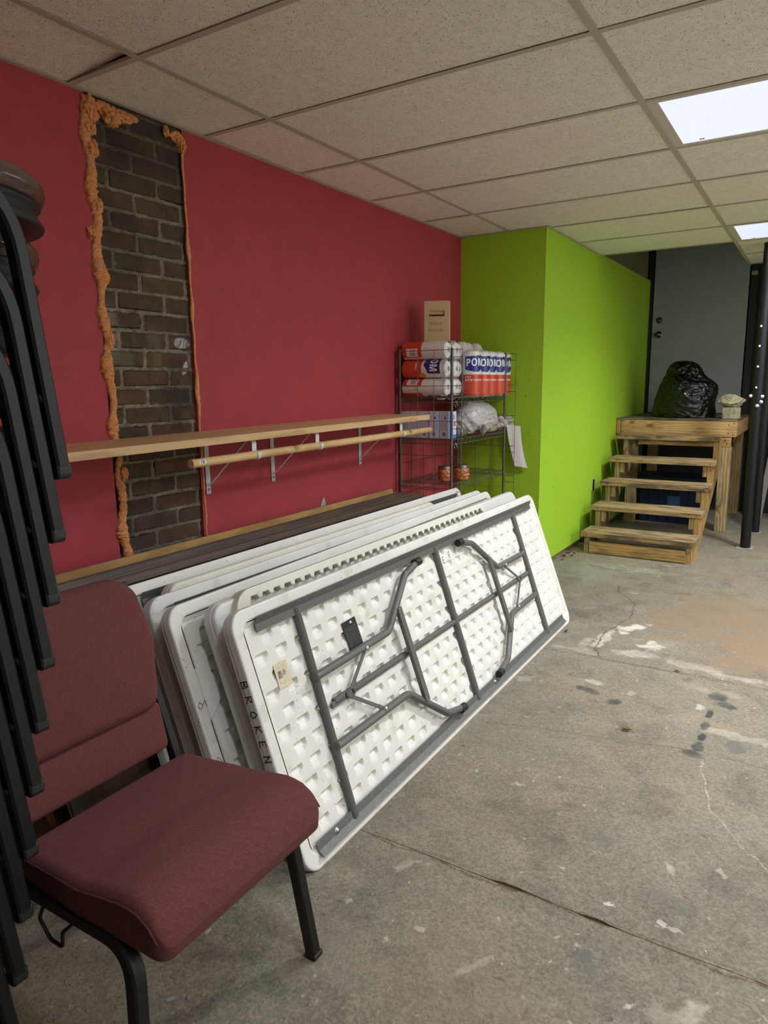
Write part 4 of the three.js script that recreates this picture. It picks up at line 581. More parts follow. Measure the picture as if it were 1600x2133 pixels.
// ------------------------------------------------------------------ stack of chairs with round seats, by the left edge
M.vinyl = mat({ map: tex(256, 256, (u, v) => { const n = fbm(u * 12, v * 12, 5, 12), c = sst(0.6, 0.75, fbm(u * 24 + 5, v * 24, 4, 24)); return [50 + 34 * n - 18 * c, 34 + 22 * n - 12 * c, 26 + 15 * n - 8 * c]; }, { rep: [4, 4] }), bumpMap: rep(grain, 14, 14), bumpScale: 0.0008, roughness: 0.22, clearcoat: 0.5, clearcoatRoughness: 0.15 });
{
  const N = 12, step = 0.1045, lab = i => `black metal stacking chair with round brown vinyl seat, ${ORD[i]} of the stack`;
  // local: -z is the way the chair faces; feet line of the front legs near z = 0
  const t = thing('stacking_chair', lab(0), 'chair', [0.945, 0, 0], 'stack of black metal chairs');
  const lx = 0.2175;
  const fl = s => fillet([[s * lx, 0, 0.0], [s * lx, 0.455, 0.05], [s * lx, 0.45, 0.42]], 0.13, 10);
  for (const s of [1, -1]) {
    const l = part(t, 'front_leg', sweep(fl(s), rect(0.0235, 0.028, 0.004), [1, 0, 0]), M.black);
    part(l, 'glide', extr(rrect(0.0285, 0.030, 0.0115, -0.01425, -0.0135), 0.026, 0.003, 1, 4).translate(s * lx, 0, -0.013), M.rubber);
    part(l, 'bumper', lathe([[0, 0.008], [0.007, 0.006], [0.010, 0]], 10).rotateX(Math.PI / 2).translate(s * lx - s * 0.0, 0.12, 0.0215), M.rubber);
    const rl = part(t, 'rear_leg', sweep(fillet([[s * lx, 0, 0.40], [s * lx, 0.43, 0.412], [s * (lx - 0.02), 0.86, 0.50]], 0.12, 8), rect(0.020, 0.020, 0.003), [1, 0, 0]), M.black);
    part(rl, 'glide', lathe([[0, -0.014], [0.010, -0.012], [0.0165, -0.004], [0.0165, 0.008], [0, 0.008]], 14).translate(s * lx, 0.001, 0.40), M.rubber);
  }
  part(t, 'front_crossbar', boxAt(-lx + 0.012, lx - 0.012, 0.384, 0.398, 0.05, 0.078, 0.003), M.black);
  part(t, 'rear_crossbar', boxAt(-lx + 0.012, lx - 0.012, 0.44, 0.455, 0.36, 0.385, 0.003), M.black);
  part(t, 'back_rail', tube(fillet([[-lx + 0.02, 0.84, 0.497], [0, 0.87, 0.53], [lx - 0.02, 0.84, 0.497]], 0.2, 8), 0.012, [0, 1, 0]), M.black);
  const sc = [0, -0.012, 0.083];
  const pan = part(t, 'seat_pan', lathe([[0.13, 0.425], [0.17, 0.415], [0.197, 0.415], [0.2, 0.42], [0.193, 0.432], [0.188, 0.44], [0.193, 0.448], [0.197, 0.452], [0.19, 0.462], [0.1, 0.462]], 40).translate(...sc), M.black);
  part(t, 'seat', lathe([[0.0, 0.455], [0.19, 0.455], [0.2, 0.46], [0.2045, 0.471], [0.203, 0.484], [0.192, 0.497], [0.165, 0.506], [0.09, 0.51], [0, 0.511]], 48).translate(...sc), M.vinyl);
  for (let i = 0; i < N; i++) {
    const k = N - 1 - i, pos = [0.936, 0.0145 + step * k, -0.706 + 0.0207 * i];
    if (i === 0) t.position.set(...pos); else copyThing(t, 'stacking_chair', lab(i), pos);
  }
}
// ------------------------------------------------------------------ wire rack in the corner
M.wire = mat({ color: 0x6f6a63, metalness: 0.6, roughness: 0.45 });
M.wireDark = mat({ color: 0x47443f, metalness: 0.5, roughness: 0.5 });
const RK = { x0: 0.035, x1: 0.385, z0: -4.52, z1: -3.715 };
const SHY = [1.222, 0.977, 0.712, 0.40];
{
  const t = thing('wire_rack', 'grey wire shelving rack standing in the corner between red and green walls', 'rack', [0, 0, 0]);
  for (const [x, z] of [[RK.x0, RK.z1], [RK.x1, RK.z1], [RK.x0, RK.z0], [RK.x1, RK.z0]]) { const p = part(t, 'post', rod([x, 0.004, z], [x, 1.505, z], 0.0085, 14), M.wire); part(p, 'foot', rod([x, 0, z], [x, 0.02, z], 0.012, 12), M.rubber); }
  for (const y of SHY) {
    const w = [], r1 = 0.0026, r2 = 0.0014; for (const dy of [0, -0.028]) { w.push(rod([RK.x0, y + dy, RK.z1], [RK.x1, y + dy, RK.z1], r1, 6), rod([RK.x0, y + dy, RK.z0], [RK.x1, y + dy, RK.z0], r1, 6), rod([RK.x0, y + dy, RK.z0], [RK.x0, y + dy, RK.z1], r1, 6), rod([RK.x1, y + dy, RK.z0], [RK.x1, y + dy, RK.z1], r1, 6)); }
    for (let z = RK.z0 + 0.025; z < RK.z1; z += 0.05) w.push(rod([RK.x0, y + 0.002, z], [RK.x1, y + 0.002, z], r2, 5, false));
    for (const x of [RK.x0, RK.x1]) for (let z = RK.z0 + 0.02, k = 0; z < RK.z1 - 0.03; z += 0.03, k++) w.push(rod([x, y + (k & 1 ? 0 : -0.028), z], [x, y + (k & 1 ? -0.028 : 0), z + 0.03], r2, 5, false));
    for (const x of [0.15, 0.27]) w.push(rod([x, y - 0.001, RK.z0], [x, y - 0.001, RK.z1], r1, 6));
    part(t, 'shelf', w, M.wire);
    part(t, 'shelf_clip', tube(fillet([[RK.x1, y - 0.02, RK.z1 - 0.05], [RK.x1 + 0.012, y - 0.045, RK.z1 - 0.055], [RK.x1, y - 0.06, RK.z1 - 0.06], [RK.x1 - 0.01, y - 0.04, RK.z1 - 0.055]], 0.006, 3), 0.0018, [0, 0, 1], 6), M.zinc);
  }
  for (const [z, s] of [[RK.z1 + 0.012, 1], [RK.z0 - 0.012, -1]]) { // end grids, a little wider than the rack
    const w = []; for (const x of [0.045, 0.165, 0.275, RK.x1 + 0.07]) w.push(rod([x, 0.06, z], [x, 1.495, z], 0.002, 6)); for (let y = 0.06; y < 1.5; y += 0.205) w.push(rod([0.02, y, z], [RK.x1 + 0.07, y, z], 0.002, 6)); for (let y = 0.12, k = 0; y < 1.46; y += 0.1025, k++) if (k & 1) w.push(rod([RK.x1, y, z], [RK.x1 + 0.07, y, z], 0.002, 6)); part(t, 'end_grid', w, M.wire);
  }
  { const w = []; for (let z = RK.z0; z <= RK.z1 + 0.01; z += 0.16) w.push(rod([0.02, 0.06, z], [0.02, 1.2, z], 0.0018, 6)); for (let y = 0.06; y < 1.2; y += 0.19) w.push(rod([0.02, y, RK.z0], [0.02, y, RK.z1], 0.0018, 6)); part(t, 'back_grid', w, M.wireDark); }
}
// paper towel rolls
const UPROT = Math.PI + 0.42;
const towelLabel = canvasTex(1024, 768, (g, w, h) => {   // around the roll from left to right, top of the roll at the top
  g.fillStyle = '#e9e6e0'; g.fillRect(0, 0, w, h);
  g.fillStyle = '#d4472c'; g.fillRect(330, h * 0.52, w - 330, h * 0.48); g.fillRect(0, h * 0.52, 200, h * 0.48); g.strokeStyle = 'rgba(235,140,110,0.55)'; g.lineWidth = 3; for (let y = h * 0.66; y < h; y += 16) { g.beginPath(); for (let x = 300; x <= w; x += 12) g.lineTo(x, y + 7 * Math.sin(x * 0.09)); g.stroke(); }
  g.fillStyle = '#1f2f86'; g.beginPath(); g.moveTo(385, 90); g.lineTo(800, 60); g.lineTo(800, h * 0.44); g.quadraticCurveTo(590, h * 0.5, 385, h * 0.4); g.fill();
  g.fillStyle = '#ffffff'; g.font = 'bold 172px sans-serif'; g.save(); g.translate(402, 255); g.transform(1, -0.03, 0, 1, 0, 0); g.scale(0.93, 1.05); g.fillText('POM', 0, 0); g.restore();
  g.fillStyle = '#e9e6e0'; g.beginPath(); g.moveTo(640, h * 0.47); g.quadraticCurveTo(700, h * 0.40, 800, h * 0.37); g.lineTo(800, h * 0.47); g.fill();
  g.fillStyle = '#f0c531'; g.beginPath(); g.ellipse(845, h * 0.5, 60, 66, 0, 0, 6.3); g.fill(); g.fillStyle = '#2b2317'; g.font = 'bold 62px sans-serif'; g.fillText('110', 790, h * 0.5 + 10); g.font = 'bold 22px sans-serif'; g.fillText('SHEETS', 798, h * 0.5 + 36);
  g.fillStyle = '#f6efe6'; g.font = 'bold 48px sans-serif'; g.fillText('2 PLY', 385, h * 0.6); g.fillText('PAPER TOWELS', 385, h * 0.665);
  g.fillStyle = '#f3f0ea'; g.fillRect(30, h * 0.6, 150, 210); g.fillStyle = '#20223a'; const r = rng(12); for (let x = 48; x < 160; x += 4 + r() * 8) g.fillRect(x, h * 0.66, 2 + r() * 4, 100); g.strokeStyle = '#333'; g.lineWidth = 5; g.beginPath(); g.arc(238, h * 0.66, 26, 0, 6.3); g.stroke();
}, { wrap: THREE.RepeatWrapping });
M.towel = mat({ map: towelLabel, roughness: 0.3, clearcoat: 0.35, clearcoatRoughness: 0.25 });
M.towelEnd = mat({ map: tex(256, 256, (u, v) => { const a = Math.atan2(v - 0.5, u - 0.5), d = Math.hypot(u - 0.5, v - 0.5) * 2, n = fbm(a * 3 + 10, d * 3, 4), k = d < 0.3 ? 0.45 + 0.5 * n : 1; return [232 * k * (0.82 + 0.3 * n), 232 * k * (0.82 + 0.3 * n), 230 * k * (0.82 + 0.3 * n)]; }), roughness: 0.35 });
const plain = canvasTex(64, 64, (g, w, h) => { g.fillStyle = '#e4e0da'; g.fillRect(0, 0, w, h); });
M.towelPlain = mat({ color: 0xddd6d0, roughness: 0.35, bumpMap: rep(grain, 4, 4), bumpScale: 0.002 });
function rollParts(t, r, L, tuck = 0.012, m = M.towel) {  // stands along +y from 0
  const side = lathe([[r - 0.008, 0.001], [r, 0.009], [r, L * 0.5], [r, L - 0.009], [r - 0.008, L - 0.001]], 36); const P = side.attributes.position, uv = side.attributes.uv; for (let i = 0; i < P.count; i++) uv.setXY(i, uv.getX(i), 1 - P.getY(i) / L); for (let i = 0; i < P.count; i++) uv.setY(i, P.getY(i) / L);
  const w = part(t, 'wrapper', side, m);
  const end = y0 => { const g = new THREE.CircleGeometry(r - 0.007, 30, 0, 6.2832); return g; };
  for (const s of [0, 1]) { const pr = [[r - 0.008, 0], [r * 0.72, tuck * 0.45], [r * 0.38, tuck], [r * 0.22, tuck * 0.5], [0.0, -0.002]]; let g = lathe(pr, 30); const Q = g.attributes.position, U = g.attributes.uv; for (let i = 0; i < Q.count; i++) { const x = Q.getX(i), z = Q.getZ(i), a = Math.atan2(z, x), rr = Math.hypot(x, z); Q.setY(i, Q.getY(i) + 0.0022 * Math.sin(a * 9 + (s ? 1 : 0)) * sst(0, 0.02, rr) * sst(r, r * 0.6, rr)); U.setXY(i, 0.5 + x / r / 2, 0.5 + z / r / 2); } if (!s) { g.rotateX(Math.PI); g.translate(0, 0.001, 0); } else g.translate(0, L - 0.001, 0); g.computeVertexNormals(); part(t, 'wrapper_end', g, M.towelEnd); }
}
{
  const r = 0.0535, L = 0.285;
  const lying = thing('paper_towel_roll', '', 'paper towel', [0, 0, 0], 'paper towel rolls lying at the near end of the rack'); rollParts(lying, r, L);
  const spots = [[0, 2, 5.9, 'top roll of the near lying column, its barcode panel upward'], [0, 1, 1.92, 'middle roll of the near lying column, blue label facing out'], [0, 0, 4.9, 'bottom roll of the near lying column, mostly plain white'], [1, 2, 0.4, 'top roll of the second lying column, behind the barcode roll'], [1, 1, 1.9, 'middle roll of the second lying column of rolls'], [1, 0, 3.3, 'bottom roll of the second lying column of rolls'], [2, 2, 3.9, 'top roll of the third lying column, beside the upright rolls'], [2, 1, 5.1, 'middle roll of the third lying column, beside the upright rolls'], [2, 0, 0.9, 'bottom roll of the third lying column, beside the upright rolls']];
  spots.forEach(([c, l, a, txt], i) => { const o = i ? copyThing(lying, 'paper_towel_roll', txt + ' on the rack', [0, 0, 0]) : lying; if (!i) o.userData.label = txt + ' on the rack'; o.position.set(c === 2 ? 0.006 : 0.042, SHY[0] + 0.006 + r + l * (2 * r + 0.001), -3.772 - c * (2 * r + 0.003)); o.quaternion.setFromUnitVectors(V(0, 1, 0), V(1, 0, 0)).multiply(new THREE.Quaternion().setFromAxisAngle(V(0, 1, 0), a)); });
  const names = ['leftmost', 'second from the left', 'third from the left', 'fourth from the left', 'rightmost'], R2 = 0.0585;
  const up = thing('paper_towel_roll', '', 'paper towel', [0, 0, 0], 'upright paper towel rolls in the front row'); rollParts(up, R2, 0.268);
  names.forEach((n, i) => { const txt = `${n} of the five upright labelled paper towel rolls`; const o = i ? copyThing(up, 'paper_towel_roll', txt, [0, 0, 0]) : up; if (!i) o.userData.label = txt; o.position.set(0.345 + 0.006 * (i & 1), SHY[0] + 0.006, -4.072 - 0.1225 * i); o.rotation.set(0, UPROT, 0); });
  const bk = thing('paper_towel_roll', '', 'paper towel', [0, 0, 0], 'white wrapped rolls in the back row'); rollParts(bk, 0.052, 0.316, 0.026, M.towelPlain);
  ['first', 'second', 'third', 'fourth', 'fifth'].forEach((n, i) => { const txt = `${n} plain white roll behind the upright labelled rolls, counted from the left`; const o = i ? copyThing(bk, 'paper_towel_roll', txt, [0, 0, 0]) : bk; if (!i) o.userData.label = txt; o.position.set(0.17 + 0.012 * ((i * 7) % 3), SHY[0] + 0.006, -4.0 - 0.118 * i); });
  
}
// cardboard file box
{
  const t = thing('cardboard_box', 'tall beige cardboard box with a hand slot standing on the paper towels', 'box', [0.178, 1.556, -3.93]);
  const face = canvasTex(512, 768, (g, w, h) => { g.fillStyle = '#cdb58b'; g.fillRect(0, 0, w, h); const r = rng(4); for (let i = 0; i < 900; i++) { g.fillStyle = `rgba(${r() < 0.5 ? '120,98,66' : '228,210,176'},0.12)`; g.fillRect(r() * w, r() * h, 2 + r() * 16, 1.5); } g.fillStyle = '#6f675a'; g.font = '92px serif'; g.fillText('White', 100, h * 0.60); g.fillText('Boards', 84, h * 0.76); });
  const cb = mat({ color: 0xc9b086, roughness: 0.9 }), w = 0.150, hh = 0.236;
  const s = new THREE.Shape(); s.moveTo(0, 0); s.lineTo(w, 0); s.lineTo(w, hh); s.lineTo(0, hh); s.closePath(); const hole = new THREE.Path(); const hs = new THREE.Shape(rrect(0.094, 0.034, 0.008, 0.028, 0.146).getPoints(5)); s.holes.push(hs); let g = new THREE.ExtrudeGeometry(s, { depth: 0.003, bevelEnabled: false }); { const P = g.attributes.position, U = g.attributes.uv; for (let i = 0; i < P.count; i++) U.setXY(i, P.getX(i) / w, P.getY(i) / hh); } g.translate(-w / 2, 0, 0.05);
  part(t, 'front_panel', g, mat({ map: face, roughness: 0.9 }));
  part(t, 'side_panel', boxAt(-w / 2, -w / 2 + 0.003, 0, hh, -0.05, 0.05, 0), cb); part(t, 'side_panel', boxAt(w / 2 - 0.003, w / 2, 0, hh, -0.05, 0.05, 0), cb); part(t, 'back_panel', boxAt(-w / 2, w / 2, 0, hh * 0.82, -0.053, -0.05, 0), cb); part(t, 'bottom_panel', boxAt(-w / 2, w / 2, 0, 0.003, -0.05, 0.05, 0), cb);
  part(t, 'slot_flap', boxAt(-0.05, 0.05, 0.158, 0.181, 0.03, 0.032, 0).translate(0, 0, 0.012), cb);
  t.rotation.y = 0.40;
}
// small cartons on the second shelf
{
  const face = canvasTex(256, 640, (g, w, h) => { g.fillStyle = '#d3d4e2'; g.fillRect(0, 0, w, h); g.fillStyle = '#44465e'; const r = rng(17); g.font = 'bold 60px sans-serif'; g.fillText('!', 60, 160); g.beginPath(); g.arc(160, 140, 26, 0, 6.3); g.fill(); for (let y = 250; y < 440; y += 18) { g.globalAlpha = 0.45; for (let x = 30; x < 220; x += 8 + r() * 14) g.fillRect(x, y, 5 + r() * 8, 7); } g.globalAlpha = 0.8; g.fillRect(90, 500, 80, 84); g.fillStyle = '#d3d4e2'; for (let k = 0; k < 40; k++) g.fillRect(92 + r() * 74, 502 + r() * 78, 6, 6); });
  const side = canvasTex(256, 640, (g, w, h) => { g.fillStyle = '#cfd9ee'; g.fillRect(0, 0, w, h); g.fillStyle = '#4a7fc4'; g.fillRect(0, 0, w * 0.28, h); g.fillRect(0, 560, w, 80); g.beginPath(); g.arc(150, 130, 56, 0, 6.3); g.fill(); g.fillStyle = '#f2f4fa'; g.font = 'bold 54px sans-serif'; g.fillText('40', 118, 148); g.fillStyle = '#c65a4a'; g.fillRect(170, 240, 60, 110); });
  const w = 0.064, hh = 0.158, d = 0.10, cm = mat({ color: 0xcdd0e0, roughness: 0.6 });
  const t = thing('carton', '', 'carton', [0, 0, 0], 'small white cartons on the second shelf');
  part(t, 'carton_body', box(w, hh, d, 0.001).translate(0, hh / 2, 0), cm);
  part(t, 'front_print', new THREE.BoxGeometry(w - 0.004, hh - 0.004, 0.0006).translate(0, hh / 2, d / 2 + 0.0002), mat({ map: face, roughness: 0.6 }));
  part(t, 'side_print', new THREE.BoxGeometry(d - 0.004, hh - 0.004, 0.0006).rotateY(Math.PI / 2).translate(w / 2 + 0.0002, hh / 2, 0), mat({ map: side, roughness: 0.6 }));
  ['leftmost of the row, against the red wall', 'second from the red wall', 'third from the red wall', 'fourth from the red wall', 'rightmost of the row with its blue side showing'].forEach((n, i) => { const txt = `small white carton ${n}`, p = [0.058 + 0.0665 * i, SHY[1] + 0.004, -3.785 - 0.002 * (i % 3)]; if (!i) { t.userData.label = txt; t.position.set(...p); } else copyThing(t, 'carton', txt, p); });
}
M.bagWhite = mat({ color: 0xd9d6d6, roughness: 0.28, transmission: 0.22, thickness: 0, side: THREE.DoubleSide });
{ // knotted carrier bag
  const t = thing('plastic_bag', 'crumpled white plastic carrier bag on the second shelf', 'bag', [0.262, SHY[1] + 0.004, -4.31]);
  const g = mergeVertices(new THREE.IcosahedronGeometry(1, 36).deleteAttribute('uv')), P = g.attributes.position; for (let i = 0; i < P.count; i++) { let x = P.getX(i), y = P.getY(i), z = P.getZ(i); const rid = 1 - Math.abs(2 * v3(x * 3 + 5, y * 3, z * 3) - 1), fine = 1 - Math.abs(2 * v3(x * 8, y * 8 + 3, z * 8) - 1), k = 0.86 + 0.3 * (v3(x * 1.4 + 2, y * 1.4, z * 1.4) - 0.5) + 0.1 * rid + 0.055 * fine; x *= k; y *= k; z *= k; const low = Math.max(0, -z - 0.35); P.setXYZ(i, x * 0.125, Math.max(0.004, 0.085 + y * 0.125 - low * 0.05), z * 0.262); } g.setAttribute('uv', new THREE.Float32BufferAttribute(new Float32Array(P.count * 2), 2)); g.computeVertexNormals();
  part(t, 'bag_body', g, M.bagWhite); part(t, 'bag_handle', lump(0.09, 0.052, -0.255, 0.07, 0.05, 0.09, 6, 0.5, 14, 2.6), M.bagWhite);
  part(t, 'printing', merge(Array.from({ length: 26 }, (_, k) => { const r = rng(k + 3); return lump(0.128 + 0.001 * r(), 0.06 + (k % 3) * 0.03 + r() * 0.012, -0.06 + k * 0.007, 0.001, 0.004 + r() * 0.004, 0.003, k, 0.3, 1); })), mat({ color: 0xb56a78, roughness: 0.6 }));
}
{ // tins, jars, cloth
  const tin = (name, label, pos, r, L, dir, m, lid) => { const t = thing(name, label, 'tin', pos); const q = new THREE.Quaternion().setFromUnitVectors(V(0, 1, 0), V(...dir).normalize()); t.quaternion.copy(q); part(t, 'can_body', lathe([[0, 0], [r - 0.002, 0], [r, 0.003], [r - 0.001, 0.007], [r - 0.001, L * 0.35], [r - 0.0022, L * 0.4], [r - 0.001, L * 0.45], [r - 0.001, L - 0.006], [r, L - 0.003], [r - 0.001, L], [r - 0.004, L - 0.003], [0, L - 0.003]], 24), m); return t; };
  const tinM = mat({ color: 0xbfbdb6, metalness: 1, roughness: 0.28 }), lidM = mat({ color: 0x8b8478, metalness: 0.9, roughness: 0.35 });
  tin('tin_can', 'silver tin lying at the front left of the second shelf', [0.362, SHY[1] + 0.031, -3.855], 0.027, 0.11, [-0.12, 0, -1], tinM);
  tin('tin_can', 'open silver tin lying in front of the white bag, mouth toward the room', [0.30, SHY[1] + 0.036, -4.19], 0.032, 0.09, [1, 0, 0.25], tinM);
  const jar = thing('glass_jar', 'narrow clear jar lying at the right front of the second shelf', 'jar', [0.36, SHY[1] + 0.033, -4.29]); jar.quaternion.setFromUnitVectors(V(0, 1, 0), V(0.05, 0, -1).normalize());
  part(jar, 'jar_body', lathe([[0, 0], [0.024, 0], [0.027, 0.006], [0.027, 0.08], [0.02, 0.095], [0.02, 0.11], [0, 0.11]], 20), mat({ color: 0xaba58c, roughness: 0.15, metalness: 0.3 })); part(jar, 'lid', lathe([[0, 0.108], [0.023, 0.108], [0.023, 0.125], [0, 0.126]], 20), lidM);
  const fill = mat({ map: tex(128, 128, (u, v) => { const n = fbm(u * 8, v * 8, 4, 8), p = sst(0.5, 0.6, vn(u * 16, v * 16, 16)); return [mix(186, 222, p) * (0.7 + 0.5 * n), mix(92, 140, p) * (0.7 + 0.5 * n), mix(42, 78, p) * (0.7 + 0.5 * n)]; }, { rep: [3, 2] }), roughness: 0.3, clearcoat: 1, clearcoatRoughness: 0.05 });
  for (const [x, z, y, n, s] of [[0.285, -3.83, 0, 'left jar of orange wax candle on the third shelf', 1.08], [0.352, -3.925, 0, 'right jar of orange wax candle with metal lid on the third shelf', 1.1]]) {
    const t = thing('candle_jar', n, 'jar', [x, SHY[2] + 0.005, z], 'orange candle jars on the third shelf'); part(t, 'jar_body', lathe([[0, 0], [0.036, 0], [0.042, 0.007], [0.043, 0.05], [0.042, 0.062], [0.039, 0.068], [0, 0.068]].map(p => [p[0] * s, p[1] * s]), 28), fill); part(t, 'lid', lathe([[0, 0.085], [0.036, 0.085], [0.039, 0.082], [0.039, 0.068], [0.041, 0.067]].map(p => [p[0] * s, p[1] * s]).reverse(), 28), lidM);
    part(t, 'label', new THREE.CylinderGeometry(0.0436 * s, 0.0436 * s, 0.024, 16, 1, true, 0.6, 1.5).translate(0, 0.036, 0), mat({ map: canvasTex(128, 48, (g, w, h) => { g.fillStyle = '#8e4a26'; g.fillRect(0, 0, w, h); g.fillStyle = '#f0d9b0'; const r = rng(9); for (let q = 8; q < 120; q += 12) g.fillRect(q, 12 + r() * 6, 7, 18); }), roughness: 0.5, side: THREE.DoubleSide }));
  }
  const cl = thing('cleaning_cloth', 'white cloth hanging over the right end of the rack', 'cloth', [0.4, SHY[1] + 0.034, -4.5]);
  const nx = 14, ny = 26, g = new THREE.PlaneGeometry(1, 1, nx, ny), P = g.attributes.position; for (let i = 0; i < P.count; i++) { const u = P.getX(i) + 0.5, v = 0.5 - P.getY(i); let x, y, z; if (v < 0.22) { const q = v / 0.22; x = mix(-0.05, 0.0, q); y = 0.008 + 0.004 * Math.sin(u * 5); } else { const q = (v - 0.22) / 0.78; x = 0.012 * Math.sin(q * 1.5) + 0.05 * q * q; y = -0.27 * q - 0.012 * u * q; } x += 0.005 * Math.sin(u * 8 + v * 4) * v; P.setXYZ(i, x + (u) * 0.078 + 0.0, y + 0.0 + 0.02 * u * 0, -0.018 - u * 0.06 - 0.03 * v * (1 - u)); } g.computeVertexNormals();
  const solid = g.toNonIndexed(); part(cl, 'cloth', (() => { const b = solid.clone(); const Q = b.attributes.position; for (let i = 0; i < Q.count; i++) { Q.setX(i, Q.getX(i) - 0.003); Q.setZ(i, Q.getZ(i) - 0.003); } for (let i = 0; i < Q.count; i += 3) { const a = [Q.getX(i), Q.getY(i), Q.getZ(i)]; Q.setXYZ(i, Q.getX(i + 1), Q.getY(i + 1), Q.getZ(i + 1)); Q.setXYZ(i + 1, ...a); } b.computeVertexNormals(); return merge([solid, b]); })(), mat({ color: 0xdedad6, roughness: 0.95, side: THREE.DoubleSide }));
}

// ------------------------------------------------------------------ steps, landing and what stands on it
{
  const t = thing('wooden_stairs', 'weathered open wooden steps of five treads against the green wall', 'stairs', [0, 0, 0]);
  const TY = [0.163, 0.326, 0.489, 0.660, 0.838], TZ = [-5.335, -5.625, -5.905, -6.18, -6.46], xl = [0.70, 0.69, 0.685, 0.675, 0.668], xr = [1.52, 1.516, 1.515, 1.512, 1.508], r = rng(15);
  for (let i = 0; i < 5; i++) { const z = TZ[i], y = TY[i]; // two boards to a tread
    for (let k = 0; k < (i === 4 ? 1 : 2); k++) { const zf = z - k * 0.137 - k * 0.006, j = (r() - 0.5) * 0.01; part(t, 'tread_board', boxAt(xl[i] + j, xr[i] + j, y - 0.038 + 0.002 * k, y + 0.002 * k - (k ? 0.002 : 0), zf - (i === 4 ? 0.16 : 0.137), zf + 0.002, 0.004, 0).rotateZ(0), (i + k) & 1 ? M.treadA : M.treadB); } }
  // saw-tooth stringers
  const stringer = (x, m) => { const s = new THREE.Shape(), P = [[-5.352, 0]]; for (let i = 0; i < 5; i++) { P.push([TZ[i] - 0.018, TY[i] - 0.039]); if (i < 4) P.push([TZ[i + 1] - 0.018, TY[i] - 0.039]); } P.push([-6.655, TY[4] - 0.039], [-6.655, 0.55], [-5.63, 0.0]); P.forEach((p, i) => i ? s.lineTo(...p) : s.moveTo(...p)); const g = new THREE.ExtrudeGeometry(s, { depth: 0.038, bevelEnabled: false }); g.applyMatrix4(new THREE.Matrix4().makeBasis(V(0, 0, 1), V(0, 1, 0), V(-1, 0, 0))).translate(x + 0.038, 0, 0); return part(t, 'stringer', metric(g, 1, [r(), r()]), m); };
  const a = stringer(0.727, M.post), b = stringer(1.463, M.pineB);
  part(t, 'toe_board', boxAt(0.768, 1.462, 0.004, 0.090, -5.372, -5.334, 0.004, 0), M.pineB);
  for (const [x, s] of [[0.726, a], [1.462, b]]) part(s, 'metal_bracket', merge([boxAt(x + 0.004, x + 0.03, 0.075, 0.105, -5.346, -5.3435, 0.0005), boxAt(x + 0.01, x + 0.016, 0.085, 0.1, -5.344, -5.341, 0.0005)]), M.zinc);
  for (let i = 1; i < 4; i++) for (const [xa, xb] of [[0.767, 0.803], [1.427, 1.462]]) part(t, 'riser_cleat', boxAt(xa, xb, TY[i] - 0.13, TY[i] - 0.042, TZ[i] - 0.06, TZ[i] - 0.022, 0.003, 1), M.post);
  const nails = []; for (let i = 0; i < 5; i++) for (const x of [0.745, 1.48]) nails.push(rod([x, TY[i] - 0.019, TZ[i] + 0.001], [x, TY[i] - 0.019, TZ[i] + 0.0035], 0.004, 8)); part(t, 'nail', nails, M.dark);
}
const PY = 0.978, PZ = -6.655;
{
  const t = thing('wooden_landing', 'raised wooden landing in front of the grey door with trash bag on it', 'landing', [0, 0, 0]);
  part(t, 'deck', boxAt(XG + 0.004, 1.612, PY - 0.014, PY, -7.772, PZ + 0.004, 0.003, 0), M.deck);
  part(t, 'rim_board', boxAt(0.655, 1.608, PY - 0.15, PY - 0.015, PZ - 0.038, PZ, 0.004, 0), M.pineA);
  part(t, 'rim_board', boxAt(0.612, 0.652, PY - 0.145, PY - 0.015, PZ - 0.06, PZ - 0.004, 0.003, 1), M.pineB);
  part(t, 'rim_board', boxAt(1.57, 1.608, PY - 0.15, PY - 0.015, -7.768, PZ - 0.039, 0.004, 2), M.pineA);
  for (let k = 1; k < 5; k++) part(t, 'joist', boxAt(XG + 0.01, 1.569, PY - 0.145, PY - 0.016, PZ - 0.24 * k - 0.04, PZ - 0.24 * k, 0.003, 0), M.pineB);
  part(t, 'ledger', boxAt(1.49, 1.575, PY - 0.235, PY - 0.152, PZ - 0.046, PZ - 0.008, 0.003, 0), M.pineB);
  part(t, 'beam', boxAt(0.80, 1.46, PY - 0.24, PY - 0.152, PZ - 0.085, PZ - 0.048, 0.003, 0), M.pineB);
  for (const [x0, x1, z0, z1] of [[1.487, 1.578, PZ - 0.09, PZ - 0.01], [0.70, 0.79, PZ - 0.16, PZ - 0.07], [1.49, 1.58, -7.72, -7.63], [0.70, 0.79, -7.72, -7.63]]) part(t, 'leg', boxAt(x0, x1, 0, x0 > 1.4 && z0 > -7 ? PY - 0.236 : PY - 0.15, z0, z1, 0.005, 1), M.post);
  const nails = []; for (const [x, y] of [[1.59, 0.945], [1.55, 0.928], [1.548, 0.86], [1.585, 0.85], [0.67, 0.95], [0.67, 0.86], [1.53, 0.80], [1.545, 0.775]]) nails.push(rod([x, y, PZ - 0.01], [x, y, PZ + 0.0025], 0.0045, 8)); part(t, 'nail', nails, M.dark);
}
